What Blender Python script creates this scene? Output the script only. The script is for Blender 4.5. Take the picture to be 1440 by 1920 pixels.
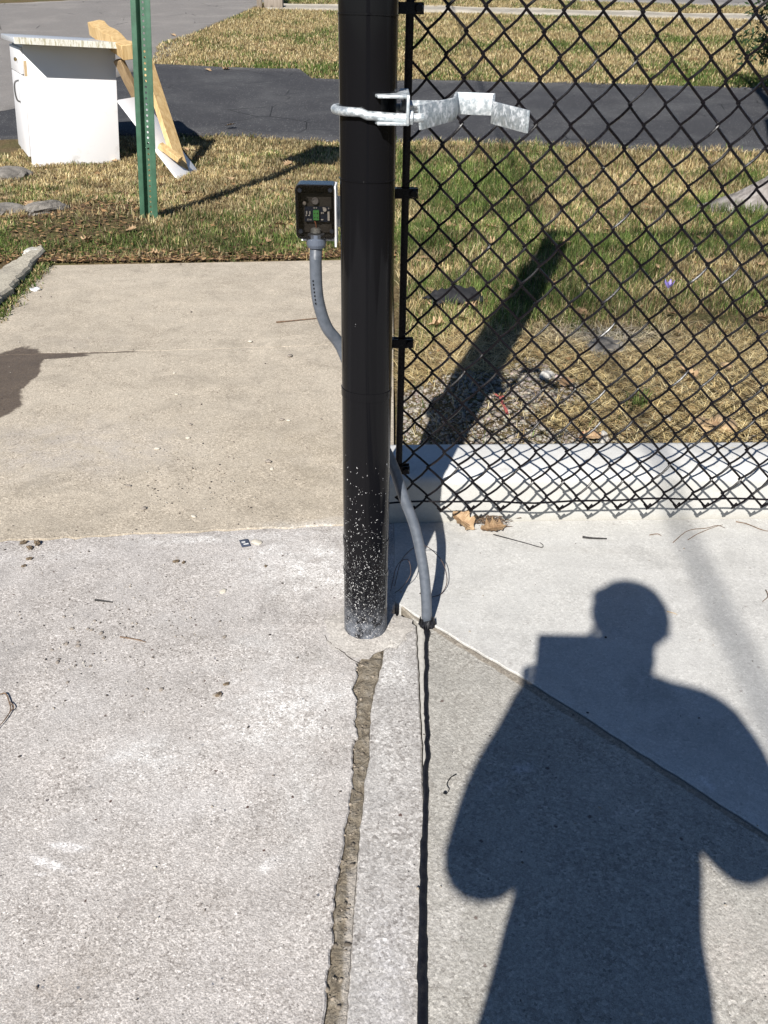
import bpy, bmesh, math, random
import numpy as np
from mathutils import Vector, Matrix
for o in list(bpy.data.objects): bpy.data.objects.remove(o)
scene = bpy.context.scene
col = scene.collection
rnd = random.Random(7)
rng = np.random.default_rng(11)

# ------------------------------------------------------------------ camera
FPX, PITCH, ROLL, CAMZ = 1660.0, math.radians(29.44), math.radians(0.9), 1.29
cp, sp = math.cos(PITCH), math.sin(PITCH)
FW = np.array([0, cp, -sp]); U0 = np.array([0, sp, cp]); R0 = np.array([1.0, 0, 0])
RT = R0*math.cos(ROLL) + U0*math.sin(ROLL); UP = U0*math.cos(ROLL) - R0*math.sin(ROLL)
CAM = np.array([0, 0, CAMZ])
cd = bpy.data.cameras.new('camera'); cam = bpy.data.objects.new('camera', cd); col.objects.link(cam)
cd.sensor_fit = 'HORIZONTAL'; cd.sensor_width = 36; cd.lens = 36*FPX/1440
cd.clip_start = 0.02; cd.clip_end = 2000
m4 = Matrix.Identity(4)
for i in range(3):
    m4[i][0] = RT[i]; m4[i][1] = UP[i]; m4[i][2] = -FW[i]; m4[i][3] = CAM[i]
cam.matrix_world = m4
scene.camera = cam
scene.render.resolution_x = 768; scene.render.resolution_y = 1024

# ------------------------------------------------------------------ light
ELEV = math.radians(36.5); AZ = math.atan(0.288)          # the shadows run to +Y, a little to +X
SUNDIR = np.array([math.sin(AZ)*math.cos(ELEV), math.cos(AZ)*math.cos(ELEV), -math.sin(ELEV)])
ld = bpy.data.lights.new('sun', 'SUN'); sun = bpy.data.objects.new('sun', ld); col.objects.link(sun)
ld.energy = 5.0; ld.angle = math.radians(0.53); ld.color = (1.0, 0.962, 0.91)
sun.location = (-4, -14, 12)
sun.rotation_euler = Vector(SUNDIR.tolist()).to_track_quat('-Z', 'Y').to_euler()
world = bpy.data.worlds.new('World'); scene.world = world; world.use_nodes = True
wn = world.node_tree.nodes; bg = wn['Background']
sky = wn.new('ShaderNodeTexSky'); sky.sky_type = 'NISHITA'; sky.sun_disc = False
sky.sun_elevation = ELEV; sky.sun_rotation = math.atan2(-SUNDIR[0], -SUNDIR[1])
sky.air_density = 0.8; sky.dust_density = 0.05; sky.ozone_density = 4.5
world.node_tree.links.new(sky.outputs[0], bg.inputs[0]); bg.inputs[1].default_value = 0.05
vs = scene.view_settings; vs.view_transform = 'Standard'; vs.look = 'None'; vs.exposure = 0.68; vs.gamma = 1
vs.use_curve_mapping = False
scene.render.engine = 'CYCLES'
try: scene.cycles.max_bounces = 6; scene.cycles.transparent_max_bounces = 8
except Exception: pass

# ------------------------------------------------------------------ terrain
def sstep(a, b, x):
    t = np.clip((np.asarray(x, float)-a)/(b-a), 0, 1); return t*t*(3-2*t)
def profile(Y):
    Y = np.asarray(Y, float)
    q = np.clip(Y-7.5, 0, 3)
    z = 0.1*q*q/6 + 0.1*np.clip(Y-10.5, 0, 20) + 0.04*np.clip(Y-30.5, 0, 60)
    return z
def slab_in(X, Y):
    """metres inside the paved area (positive inside)"""
    left = X-(-1.90-0.0966*(np.clip(Y, 4.1, 9)-4.155))
    left = np.where(Y < 4.05, 9.0, left)
    far = (5.22+0.139*(X+1.1)) - Y
    right = np.where(Y < 2.42+0.055*X, 9.0, 0.03-X)
    return np.minimum(np.minimum(left, far), right)
def lumps(X, Y):
    return (0.006*np.sin(3.1*X+1.3*Y+0.5)+0.005*np.sin(5.7*Y-2.2*X)+0.004*np.sin(9.3*X+4.1*Y)
            + 0.003*np.sin(17*X-13*Y)+0.003*np.sin(23*Y+9*X))
def gz(X, Y):
    X = np.asarray(X, float); Y = np.asarray(Y, float)
    r = sstep(0.06, 0.3, X)
    z = profile(Y) + r*(0.05 + 0.065*(1-sstep(2.8, 4.3, Y))) + (1-r)*0.02*sstep(5.2, 5.8, Y)
    z = z + lumps(X, Y)*sstep(2.4, 3.2, Y)*(0.4+0.6*r)
    z = z + 0.05*np.exp(-(((X+2.05)/0.35)**2+((Y-6.2)/0.7)**2))     # mound of dirt by the stones
    return z
def ground_z(X, Y):
    d = slab_in(np.asarray(X, float), np.asarray(Y, float))
    return gz(X, Y) - 0.012*sstep(-0.05, 0.0, d) - 0.16*sstep(0.0, 0.12, d)
def ray(px, py): return FW + RT*(px-720)/FPX - UP*(py-960)/FPX
def at(px, py, z=0.0):
    d = ray(px, py); t = (z-CAMZ)/d[2]; return CAM+d*t
def atY(px, py, Y):
    d = ray(px, py); return CAM+d*(Y/d[1])
def on(px, py, off=0.0):
    """where a line of sight meets the terrain"""
    d = ray(px, py); t = 2.0; prev = t
    while t < 80:
        P = CAM+d*t
        if P[2] < float(gz(P[0], P[1]))+off: break
        prev = t; t += 0.05
    a, b = prev, t
    for _ in range(30):
        k = (a+b)/2; P = CAM+d*k
        if P[2] < float(gz(P[0], P[1]))+off: b = k
        else: a = k
    return CAM+d*b

# ------------------------------------------------------------------ materials
class NT:
    def __init__(s, name):
        s.m = bpy.data.materials.new(name); s.m.use_nodes = True
        s.t = s.m.node_tree; s.N = s.t.nodes; s.L = s.t.links
        s.b = s.N['Principled BSDF']; s.out = s.N['Material Output']
        tc = s.N.new('ShaderNodeTexCoord'); s.co = tc.outputs['Object']
    def lk(s, a, b): s.L.new(a, b)
    def put(s, sock, v):
        if isinstance(v, bpy.types.NodeSocket): s.L.new(v, sock)
        elif v is not None:
            if hasattr(sock, 'default_value') and sock.type == 'RGBA' and len(v) == 3: v = (*v, 1)
            sock.default_value = v
    def noise(s, sc, det=4, rough=.55, co=None, dist=0.0):
        n = s.N.new('ShaderNodeTexNoise'); s.lk(co or s.co, n.inputs['Vector'])
        n.inputs['Scale'].default_value = sc; n.inputs['Detail'].default_value = det
        n.inputs['Roughness'].default_value = rough; n.inputs['Distortion'].default_value = dist
        return n.outputs['Fac']
    def voro(s, sc, feat='F1', out='Distance', co=None, rnd_=1.0):
        n = s.N.new('ShaderNodeTexVoronoi'); n.feature = feat; s.lk(co or s.co, n.inputs['Vector'])
        n.inputs['Scale'].default_value = sc
        if 'Randomness' in n.inputs: n.inputs['Randomness'].default_value = rnd_
        return n.outputs[out]
    def mapr(s, v, a, b, c=0.0, d=1.0, smooth=True):
        n = s.N.new('ShaderNodeMapRange'); n.interpolation_type = 'SMOOTHSTEP' if smooth else 'LINEAR'
        s.put(n.inputs[0], v); n.inputs[1].default_value = a; n.inputs[2].default_value = b
        n.inputs[3].default_value = c; n.inputs[4].default_value = d
        return n.outputs[0]
    def math(s, op, a, b=None, c=None):
        n = s.N.new('ShaderNodeMath'); n.operation = op
        s.put(n.inputs[0], a)
        if b is not None: s.put(n.inputs[1], b)
        if c is not None: s.put(n.inputs[2], c)
        return n.outputs[0]
    def mix(s, f, a, b, mode='MIX'):
        n = s.N.new('ShaderNodeMix'); n.data_type = 'RGBA'; n.blend_type = mode
        s.put(n.inputs[0], f); s.put(n.inputs[6], a); s.put(n.inputs[7], b); return n.outputs[2]
    def ramp(s, v, stops):
        n = s.N.new('ShaderNodeValToRGB'); s.put(n.inputs[0], v); e = n.color_ramp.elements
        while len(e) < len(stops): e.new(0.5)
        for i, (p_, c_) in enumerate(stops): e[i].position = p_; e[i].color = (*c_, 1)
        return n.outputs[0]
    def sep(s, co=None):
        n = s.N.new('ShaderNodeSeparateXYZ'); s.lk(co or s.co, n.inputs[0]); return n.outputs
    def xyz(s, scale=(1, 1, 1), co=None):
        n = s.N.new('ShaderNodeMapping'); s.lk(co or s.co, n.inputs[0]); n.inputs[3].default_value = scale; return n.outputs[0]
    def blob(s, cx, cy, rx, ry, ang=0.0, edge=0.45, rag=0.9, sc=14, brk_amt=1.6):
        """ragged stain of its own shape on a surface: 1 in the middle, 0 outside"""
        n = s.N.new('ShaderNodeMapping'); n.vector_type = 'TEXTURE'; s.lk(s.co, n.inputs[0])
        n.inputs[1].default_value = (cx, cy, 0); n.inputs[2].default_value = (0, 0, ang); n.inputs[3].default_value = (rx, ry, 1)
        o = s.sep(n.outputs[0])
        r2 = s.math('ADD', s.math('MULTIPLY', o[0], o[0]), s.math('MULTIPLY', o[1], o[1]))
        d = s.math('SQRT', r2)
        d = s.math('ADD', d, s.math('MULTIPLY', s.math('SUBTRACT', s.noise(sc, 5, .65), .5), rag))
        soft = s.mapr(d, .35-edge*.5, 1.15, 1, 0)
        hi = s.noise(max(70, sc*5), 8, .78)
        if brk_amt < 1:
            brk = s.math('ADD', s.math('MULTIPLY', soft, 1.25), s.math('MULTIPLY', s.math('SUBTRACT', hi, .5), brk_amt))
            return s.mapr(brk, .45, .45+.5*edge+.12, 0, 1)
        lo = s.noise(max(9, sc*.7), 6, .7)
        return s.math('MULTIPLY', s.math('MULTIPLY', soft, s.mapr(lo, .3, .62)), s.mapr(hi, .3, .62, .25, 1))
    def bump(s, h, strength=.3, dist=.002, prev=None):
        n = s.N.new('ShaderNodeBump'); n.inputs['Strength'].default_value = strength; n.inputs['Distance'].default_value = dist
        s.put(n.inputs['Height'], h)
        if prev is not None: s.lk(prev, n.inputs['Normal'])
        return n.outputs[0]
    def fin(s, colr, rough=.8, normal=None, metal=None, spec=None, **kw):
        s.put(s.b.inputs['Base Color'], colr); s.put(s.b.inputs['Roughness'], rough)
        if normal is not None: s.lk(normal, s.b.inputs['Normal'])
        if metal is not None: s.put(s.b.inputs['Metallic'], metal)
        if spec is not None: s.b.inputs['Specular IOR Level'].default_value = spec
        for k, v in kw.items(): s.put(s.b.inputs[k.replace('_', ' ')], v)
        return s.m

def concrete(name, base, tint2, agg=0.5, agg_scale=150, grit=0.35, stains_and_shading=(), smooth=False, wet=None, brush=False):
    """stains: list of (mask-maker, colour, amount)"""
    t = NT(name)
    big = t.mapr(t.noise(1.7, 5, .6), .3, .7)
    c = t.mix(big, base, tint2)
    med = t.noise(11, 6, .65)
    c = t.mix(t.mapr(med, .28, .75, 0, .55), c, tuple(x*1.22 for x in base))
    c = t.mix(t.mapr(t.noise(5.3, 6, .7, dist=.6), .50, .72, 0, .55), c, tuple(x*.72 for x in tint2))
    c = t.mix(t.mapr(t.noise(2.6, 7, .72, dist=.8), .54, .72, 0, .5), c, tuple(min(.66, x*1.4) for x in base))
    for mk, sc_, a_ in stains_and_shading:
        mk_ = mk(t); c = t.mix(t.math('MULTIPLY', mk_, a_), c, sc_)
    # exposed grains: each cell its own shade, outlines wobbled
    wv = t.N.new('ShaderNodeTexNoise'); t.lk(t.co, wv.inputs[0]); wv.inputs['Scale'].default_value = 260; wv.inputs['Detail'].default_value = 2
    va = t.N.new('ShaderNodeVectorMath'); va.operation = 'MULTIPLY_ADD'; t.lk(wv.outputs['Color'], va.inputs[0]); va.inputs[1].default_value = (.006, .006, .006); t.lk(t.co, va.inputs[2])
    co0 = t.co; t.co = va.outputs[0]
    cellc = t.voro(agg_scale, 'F1', 'Color'); o = t.N.new('ShaderNodeSeparateColor'); t.lk(cellc, o.inputs[0])
    shade = t.ramp(o.outputs[0], [(0, (.20, .18, .165)), (.13, (.40, .38, .36)), (.5, (.57, .56, .545)), (.82, (.70, .69, .675)), (1, (1, .99, .98))])
    amt = t.mapr(t.noise(7, 5, .6), .32, .66, agg*.45, agg)
    c2 = t.mix(1.0, c, shade, 'MULTIPLY'); c2 = t.mix(1.0, c2, (1.75, 1.75, 1.75), 'MULTIPLY')
    c = t.mix(amt, c, c2)
    big_c = t.voro(agg_scale*.42, 'F1', 'Color'); o2 = t.N.new('ShaderNodeSeparateColor'); t.lk(big_c, o2.inputs[0])
    pebd = t.voro(agg_scale*.42)
    peb = t.math('MULTIPLY', t.mapr(o2.outputs[1], .990, .993), t.mapr(pebd, .2, .42, 1, 0))
    c = t.mix(t.math('MULTIPLY', peb, min(1, agg*1.4)), c, t.mix(t.mapr(o2.outputs[2], .45, .55), (.09, .055, .045), (.13, .135, .15)))
    sec = t.voro(agg_scale*2.3, 'F1', 'Color'); o4 = t.N.new('ShaderNodeSeparateColor'); t.lk(sec, o4.inputs[0])
    c = t.mix(agg*.75, c, t.mix(1.0, c, t.ramp(o4.outputs[0], [(0, (.42, .41, .4)), (.2, (.8, .79, .78)), (.75, (1.08, 1.08, 1.08)), (1, (1.55, 1.55, 1.55))]), 'MULTIPLY'))
    t.co = co0
    fine = t.noise(520, 4, .7)
    c = t.mix(grit*1.5, c, t.mix(1.0, c, t.ramp(fine, [(.3, (.55, .55, .55)), (.7, (1.4, 1.4, 1.4))]), 'MULTIPLY'))
    pit = t.voro(95, 'F1', 'Distance'); pitc = t.voro(95, 'F1', 'Color'); o3 = t.N.new('ShaderNodeSeparateColor'); t.lk(pitc, o3.inputs[0])
    pits = t.math('MULTIPLY', t.mapr(o3.outputs[0], .93, .94), t.mapr(pit, .08, .2, 1, 0))
    c = t.mix(t.math('MULTIPLY', pits, .75*min(1, agg*1.5)), c, (.05, .045, .04))
    rough = .85
    if wet:
        w = None
        for mk in wet:
            v = mk(t); w = v if w is None else t.math('MAXIMUM', w, v)
        c = t.mix(w, c, t.mix(1.0, c, (.27, .235, .21), 'MULTIPLY')); rough = t.mapr(w, 0, 1, .85, .45)
    n = t.bump(fine, .35 if not smooth else .12, .0016)
    n = t.bump(t.voro(agg_scale), .3 if not smooth else .06, .0022, n)
    n = t.bump(pits, .5, -.002, n)
    n = t.bump(med, .25, .004, n)
    if brush:
        n = t.bump(t.noise(30, 3, .5, t.xyz((.12, 8, 1))), .18, .002, n)
    return t.fin(c, rough, n, spec=.3)

def simple(name, colr, rough=.6, metal=0.0, var=.12, sc=30, bump=.1, bdist=.001, spec=None, **kw):
    t = NT(name); n = t.noise(sc, 5, .6)
    c = t.mix(t.mapr(n, .3, .7), tuple(x*(1-var) for x in colr), tuple(min(1, x*(1+var)) for x in colr))
    r = t.mapr(t.noise(sc*2.3, 4), .3, .7, max(.02, rough*.85), min(1, rough*1.15))
    return t.fin(c, r, t.bump(t.noise(sc*6, 4), bump, bdist), metal, spec, **kw)
def attr_mat(name, rough=.75, trans=.25, spec=.25):
    t = NT(name); a = t.N.new('ShaderNodeAttribute'); a.attribute_name = 'tint'
    t.fin(a.outputs['Color'], rough, spec=spec)
    tr = t.N.new('ShaderNodeBsdfTranslucent'); t.lk(a.outputs['Color'], tr.inputs[0])
    mx = t.N.new('ShaderNodeMixShader'); mx.inputs[0].default_value = trans
    t.lk(t.b.outputs[0], mx.inputs[1]); t.lk(tr.outputs[0], mx.inputs[2]); t.lk(mx.outputs[0], t.out.inputs[0])
    return t.m

# ------------------------------------------------------------------ mesh helpers
def tag(o, label=None, cat=None, group=None, kind=None):
    if label: o['label'] = label
    if cat: o['category'] = cat
    if group: o['group'] = group
    if kind: o['kind'] = kind
    return o
def mk(name, verts, faces, mat=None, parent=None, smooth=False):
    me = bpy.data.meshes.new(name)
    me.from_pydata([tuple(map(float, v)) for v in verts], [], [tuple(int(i) for i in f) for f in faces])
    me.update()
    if mat: me.materials.append(mat)
    if smooth: me.polygons.foreach_set('use_smooth', [True]*len(me.polygons))
    o = bpy.data.objects.new(name, me); col.objects.link(o)
    if parent: o.parent = parent
    return o
def add(name, me, parent=None, loc=None, rot=None, scale=None):
    o = bpy.data.objects.new(name, me); col.objects.link(o)
    if parent: o.parent = parent
    if loc is not None: o.location = tuple(map(float, loc))
    if rot is not None: o.rotation_euler = rot
    if scale is not None: o.scale = scale
    return o
def empty(name, loc=(0, 0, 0), rotz=0.0):
    o = bpy.data.objects.new(name, None); col.objects.link(o); o.empty_display_size = .1
    o.location = tuple(map(float, loc)); o.rotation_euler = (0, 0, rotz); return o
class B:
    def __init__(s): s.v = []; s.f = []
    def put(s, V, Fc):
        k = len(s.v); s.v += [tuple(map(float, x)) for x in V]; s.f += [tuple(i+k for i in f) for f in Fc]; return s
    def box(s, c, h, M=None, taper=1.0):
        V = []
        for z in (-1, 1):
            q = taper if z > 0 else 1
            for x, y in ((-1, -1), (1, -1), (1, 1), (-1, 1)): V.append(Vector((x*h[0]*q, y*h[1]*q, z*h[2])))
        V = [(M @ v if M else v)+Vector(c) for v in V]
        return s.put(V, [(3, 2, 1, 0), (4, 5, 6, 7), (0, 1, 5, 4), (1, 2, 6, 5), (2, 3, 7, 6), (3, 0, 4, 7)])
    def tube(s, path, r, n=10, caps=True, closed=False):
        P = np.array([list(map(float, p_)) for p_ in path]); k = len(P)
        rr = np.full(k, r) if np.isscalar(r) else np.array(r)
        T = np.zeros_like(P)
        if closed: T = np.roll(P, -1, 0)-np.roll(P, 1, 0)
        else:
            T[1:-1] = P[2:]-P[:-2]; T[0] = P[1]-P[0]; T[-1] = P[-1]-P[-2]
        T /= np.linalg.norm(T, axis=1)[:, None]+1e-12
        ref = np.array([0, 0, 1.0]) if abs(T[0][2]) < .9 else np.array([1.0, 0, 0])
        nx = np.cross(T[0], ref); nx /= np.linalg.norm(nx); V = []
        for i in range(k):
            nx = nx-T[i]*(nx@T[i]); nx /= np.linalg.norm(nx)+1e-12; ny = np.cross(T[i], nx)
            for j in range(n):
                a = 2*math.pi*j/n; V.append(P[i]+rr[i]*(math.cos(a)*nx+math.sin(a)*ny))
        Fc = []
        for i in range(k if closed else k-1):
            i2 = (i+1) % k
            for j in range(n): Fc.append((i*n+j, i*n+(j+1) % n, i2*n+(j+1) % n, i2*n+j))
        if caps and not closed:
            Fc.append(tuple(range(n-1, -1, -1))); Fc.append(tuple((k-1)*n+j for j in range(n)))
        return s.put(V, Fc)
    def lathe(s, prof, c=(0, 0, 0), n=32, axis='z'):
        V = []; k = len(prof)
        for r, z in prof:
            for j in range(n):
                a = 2*math.pi*j/n; p_ = (r*math.cos(a), r*math.sin(a), z)
                if axis == 'x': p_ = (p_[2], p_[0], p_[1])
                if axis == 'y': p_ = (p_[0], p_[2], p_[1])
                V.append((p_[0]+c[0], p_[1]+c[1], p_[2]+c[2]))
        Fc = []
        for i in range(k-1):
            for j in range(n): Fc.append((i*n+j, i*n+(j+1) % n, (i+1)*n+(j+1) % n, (i+1)*n+j))
        Fc.append(tuple(range(n-1, -1, -1))); Fc.append(tuple((k-1)*n+j for j in range(n)))
        return s.put(V, Fc)
    def prism(s, poly, lo, hi, M=None):
        """poly: (x,y) outline; lo/hi heights"""
        n = len(poly); V = [(x, y, lo) for x, y in poly]+[(x, y, hi) for x, y in poly]
        if M: V = [M @ Vector(v) for v in V]
        Fc = [tuple(range(n-1, -1, -1)), tuple(range(n, 2*n))]+[(i, (i+1) % n, n+(i+1) % n, n+i) for i in range(n)]
        return s.put(V, Fc)
    def build(s, name, mat=None, parent=None, smooth=False, bevel=0.0, seg=2):
        o = mk(name, s.v, s.f, mat, parent, smooth)
        bm = bmesh.new(); bm.from_mesh(o.data); bmesh.ops.recalc_face_normals(bm, faces=bm.faces)
        if bevel > 0:
            es = [e for e in bm.edges if len(e.link_faces) == 2 and e.calc_face_angle(0) > .5]
            bmesh.ops.bevel(bm, geom=es, offset=bevel, segments=seg, affect='EDGES', profile=.5)
            for f in bm.faces: f.smooth = True
        bm.to_mesh(o.data); bm.free()
        if smooth or bevel > 0:
            try: o.data.set_sharp_from_angle(angle=math.radians(40))
            except Exception: pass
        return o
def spline(P, n=8):
    P = [np.array(p_, float) for p_ in P]; Q = [2*P[0]-P[1]]+P+[2*P[-1]-P[-2]]; out = []
    for i in range(1, len(Q)-2):
        for k in range(n):
            t = k/n; a, b, c, d = Q[i-1], Q[i], Q[i+1], Q[i+2]
            out.append(.5*((2*b)+(-a+c)*t+(2*a-5*b+4*c-d)*t*t+(-a+3*b-3*c+d)*t**3))
    out.append(P[-1]); return out
def jag(pts, step=.02, amp=.002, seed=0):
    """subdivide a 2D polyline and roughen it"""
    r = random.Random(seed); out = []
    for (x0, y0), (x1, y1) in zip(pts[:-1], pts[1:]):
        L = math.hypot(x1-x0, y1-y0); n = max(1, int(L/step)); nx, ny = -(y1-y0)/max(L, 1e-9), (x1-x0)/max(L, 1e-9)
        for k in range(n):
            t = k/n; d = r.gauss(0, amp); out.append((x0+(x1-x0)*t+nx*d, y0+(y1-y0)*t+ny*d))
    out.append(pts[-1]); return out
def G2(*pp): return [tuple(at(x, y)[:2]) for x, y in pp]
def slab(name, poly, top, mat, label, th=.1, edge=.003):
    n = len(poly); P = np.array(poly)
    A = .5*np.sum(P[:, 0]*np.roll(P[:, 1], -1)-np.roll(P[:, 0], -1)*P[:, 1])
    if A < 0: P = P[::-1]
    d = np.roll(P, -1, 0)-np.roll(P, 1, 0); d /= np.linalg.norm(d, axis=1)[:, None]+1e-9
    inn = P+np.stack([-d[:, 1], d[:, 0]], 1)*edge
    V = [(x, y, top-th) for x, y in P]+[(x, y, top-edge) for x, y in P]+[(x, y, top) for x, y in inn]
    Fc = [tuple(range(2*n, 3*n))]
    for i in range(n):
        j = (i+1) % n; Fc += [(i, j, n+j, n+i), (n+i, n+j, 2*n+j, 2*n+i)]
    o = mk(name, V, Fc, mat); tag(o, label, kind='structure'); return o

# ------------------------------------------------------------------ ground sheet
t = NT('soil')
n1 = t.noise(3.5, 6, .65); n2 = t.noise(45, 6, .7)
c = t.ramp(n2, [(.25, (.035, .026, .016)), (.5, (.13, .095, .05)), (.75, (.27, .21, .115))])
c = t.mix(t.mapr(n1, .45, .62, 0, .55), c, (.075, .085, .028))
soil = t.fin(c, .95, t.bump(n2, .8, .02, t.bump(t.noise(160, 4), .6, .006)), spec=.1)
def lines(segs):
    out = []
    for a, b, st in segs: out += list(np.arange(a, b, st))
    return np.array(out+[segs[-1][1]])
gx = lines([(-400, -60, 40), (-60, -12, 4), (-12, -4, .8), (-4, -2.2, .15), (-2.2, .5, .05), (.5, 4, .1), (4, 12, .8), (12, 60, 4), (60, 400, 40)])
gy = lines([(-60, -4, 4), (-4, 2, .5), (2, 7, .05), (7, 14, .12), (14, 32, .6), (32, 90, 4), (90, 500, 40)])
XX, YY = np.meshgrid(gx, gy); ZZ = ground_z(XX, YY)
nxg = len(gx); V = np.stack([XX, YY, ZZ], -1).reshape(-1, 3)
idx = np.arange(nxg*len(gy)).reshape(len(gy), nxg)
Fq = np.stack([idx[:-1, :-1], idx[:-1, 1:], idx[1:, 1:], idx[1:, :-1]], -1).reshape(-1, 4)
g = mk('ground', V, Fq, soil, smooth=True); tag(g, 'bare soil and thatch under the lawn beyond the paving', kind='structure')

def sheet(name, outline, mat, label, off=.018, step=.35, inset_noise=0.03, seed=1, top=None):
    """a ribbon of paving that follows the terrain: outline = two polylines (near, far) of (x,y) with equal meaning"""
    near, far = outline
    def resample(P, n):
        P = np.array(P, float); L = np.r_[0, np.cumsum(np.hypot(*np.diff(P, axis=0).T))]
        s_ = np.linspace(0, L[-1], n); return np.stack([np.interp(s_, L, P[:, 0]), np.interp(s_, L, P[:, 1])], 1)
    r = np.random.default_rng(seed)
    Ln = np.sum(np.hypot(*np.diff(np.array(near, float), axis=0).T)); n = max(8, int(Ln/.12)); n = min(n, 400)
    a, b = resample(near, n), resample(far, n)
    a[:, 1] += np.convolve(r.normal(0, inset_noise, n+4), np.ones(5)/5, 'valid'); b[:, 1] += np.convolve(r.normal(0, inset_noise, n+4), np.ones(5)/5, 'valid')
    k = max(3, int(np.max(np.linalg.norm(b-a, axis=1))/step)); V = []; Fc = []
    for j in range(k+1):
        q = a+(b-a)*j/k; V += [(x, y, float(gz(x, y))+off) for x, y in q]
    for j in range(k):
        for i in range(n-1): Fc.append((j*n+i, j*n+i+1, (j+1)*n+i+1, (j+1)*n+i))
    # skirts
    for row, y0 in ((0, 1), (k, -1)):
        base = len(V); V += [(V[row*n+i][0], V[row*n+i][1], V[row*n+i][2]-.06) for i in range(n)]
        for i in range(n-1): Fc.append((row*n+i, base+i, base+i+1, row*n+i+1))
    o = mk(name, V, Fc, mat, smooth=True); tag(o, label, kind='structure'); return o
def asphalt(name, base, light, worn=.35):
    t = NT(name); n = t.noise(1.1, 6, .7, dist=.4); f = t.noise(140, 4, .7)
    c = t.mix(t.mapr(n, .42, .72, 0, worn), base, light)
    c = t.mix(.5, c, t.mix(1.0, c, t.ramp(f, [(.3, (.5, .5, .5)), (.72, (1.6, 1.6, 1.6))]), 'MULTIPLY'))
    w = t.voro(190, 'F1', 'Color'); o = t.N.new('ShaderNodeSeparateColor'); t.lk(w, o.inputs[0])
    c = t.mix(t.mapr(o.outputs[0], .985, .99, 0, .7), c, (.5, .5, .48))
    cr = t.voro(1.3, 'DISTANCE_TO_EDGE', 'Distance', co=None)
    crk = t.math('MULTIPLY', t.mapr(cr, .004, .014, 1, 0), t.mapr(t.noise(.9, 3), .52, .6))
    c = t.mix(crk, c, tuple(x*.35 for x in base))
    return t.fin(c, .85, t.bump(f, .5, .006), spec=.25)
M_drive = asphalt('driveway_asphalt_surface', (.042, .042, .045), (.10, .10, .10), .5)
M_road = asphalt('old_road_surface', (.185, .172, .16), (.26, .24, .22), .6)
M_walkfar = concrete('old_sidewalk_concrete', (.34, .31, .26), (.24, .22, .18), agg=.3)
def T2(*pp): return [tuple(on(x, y)[:2]) for x, y in pp]
sheet('driveway', (T2((-330, 282), (0, 262), (215, 256), (480, 258), (634, 268), (900, 269), (1226, 283), (1440, 288), (1800, 300)),
      T2((-330, 238), (0, 214), (60, 200), (215, 150), (290, 122), (480, 130), (560, 131), (584, 149), (768, 151), (1237, 163), (1440, 167), (1800, 176))),
      M_drive, 'dark sealed asphalt driveway crossing the lawn behind the fence', off=.02, seed=3)
# the street on the left, seen as a grey sweep rising behind the cabinet
sheet('road', (T2((-330, 236), (0, 212), (60, 197), (215, 147), (292, 118), (330, 100))+[tuple(on(372, 60)[:2]), tuple(on(480, 13)[:2]), tuple(on(520, -6)[:2])],
      T2((-330, 26), (-160, 18), (0, 8), (90, 4), (200, 0), (260, -4))+[tuple(on(330, -8)[:2]), tuple(on(410, -12)[:2]), tuple(on(500, -16)[:2])]),
      M_road, 'worn grey street surface curving away behind the cabinet', off=.014, seed=5)
sheet('sidewalk', (T2((500, 19), (640, 21), (900, 27), (1440, 40), (1800, 48)), T2((500, 9), (640, 11), (900, 17), (1440, 31), (1800, 38))), M_walkfar,
      'pale strip of old sidewalk beyond the far lawn', off=.03, seed=8, step=.4)
sheet('road', (T2((900, -3), (1150, 6), (1440, 15), (1800, 24)), [(2.0, 34), (6, 34), (12, 34), (22, 34)]), M_road,
      'second street surface beyond the old sidewalk', off=.02, seed=9, step=1.0)

# ------------------------------------------------------------------ paving
WHITE = (.68, .67, .65)
def bl(px, py, rx, ry, ang=0, **k):
    p_ = at(px, py); return lambda t: t.blob(p_[0], p_[1], rx, ry, ang, **k)
M_tan = concrete('tan_concrete', (.44, .388, .312), (.36, .315, .25), agg=.6, agg_scale=230, grit=.5, stains_and_shading=[
    (bl(300, 560, .55, .35), (.50, .44, .35), .5), (bl(120, 840, .5, .3), (.42, .385, .35), .7), (bl(560, 860, .35, .5), (.36, .31, .235), .6),
    (bl(620, 985, .3, .05, .1, rag=1.2), (.62, .6, .56), .8), (bl(430, 1003, .16, .02, .1, rag=1.5, sc=30), (.6, .58, .54), .8),
    (bl(150, 640, .35, .12), (.33, .29, .24), .6)],
    wet=[bl(10, 700, .17, .42, .1, rag=.35, edge=.1, sc=9, brk_amt=.25), bl(60, 668, .3, .055, .12, rag=.5, edge=.15, brk_amt=.25), bl(150, 662, .32, .016, .13, rag=.6, edge=.2, brk_amt=.25), bl(-60, 760, .25, .3, rag=.3, edge=.12, brk_amt=.25)])
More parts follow.
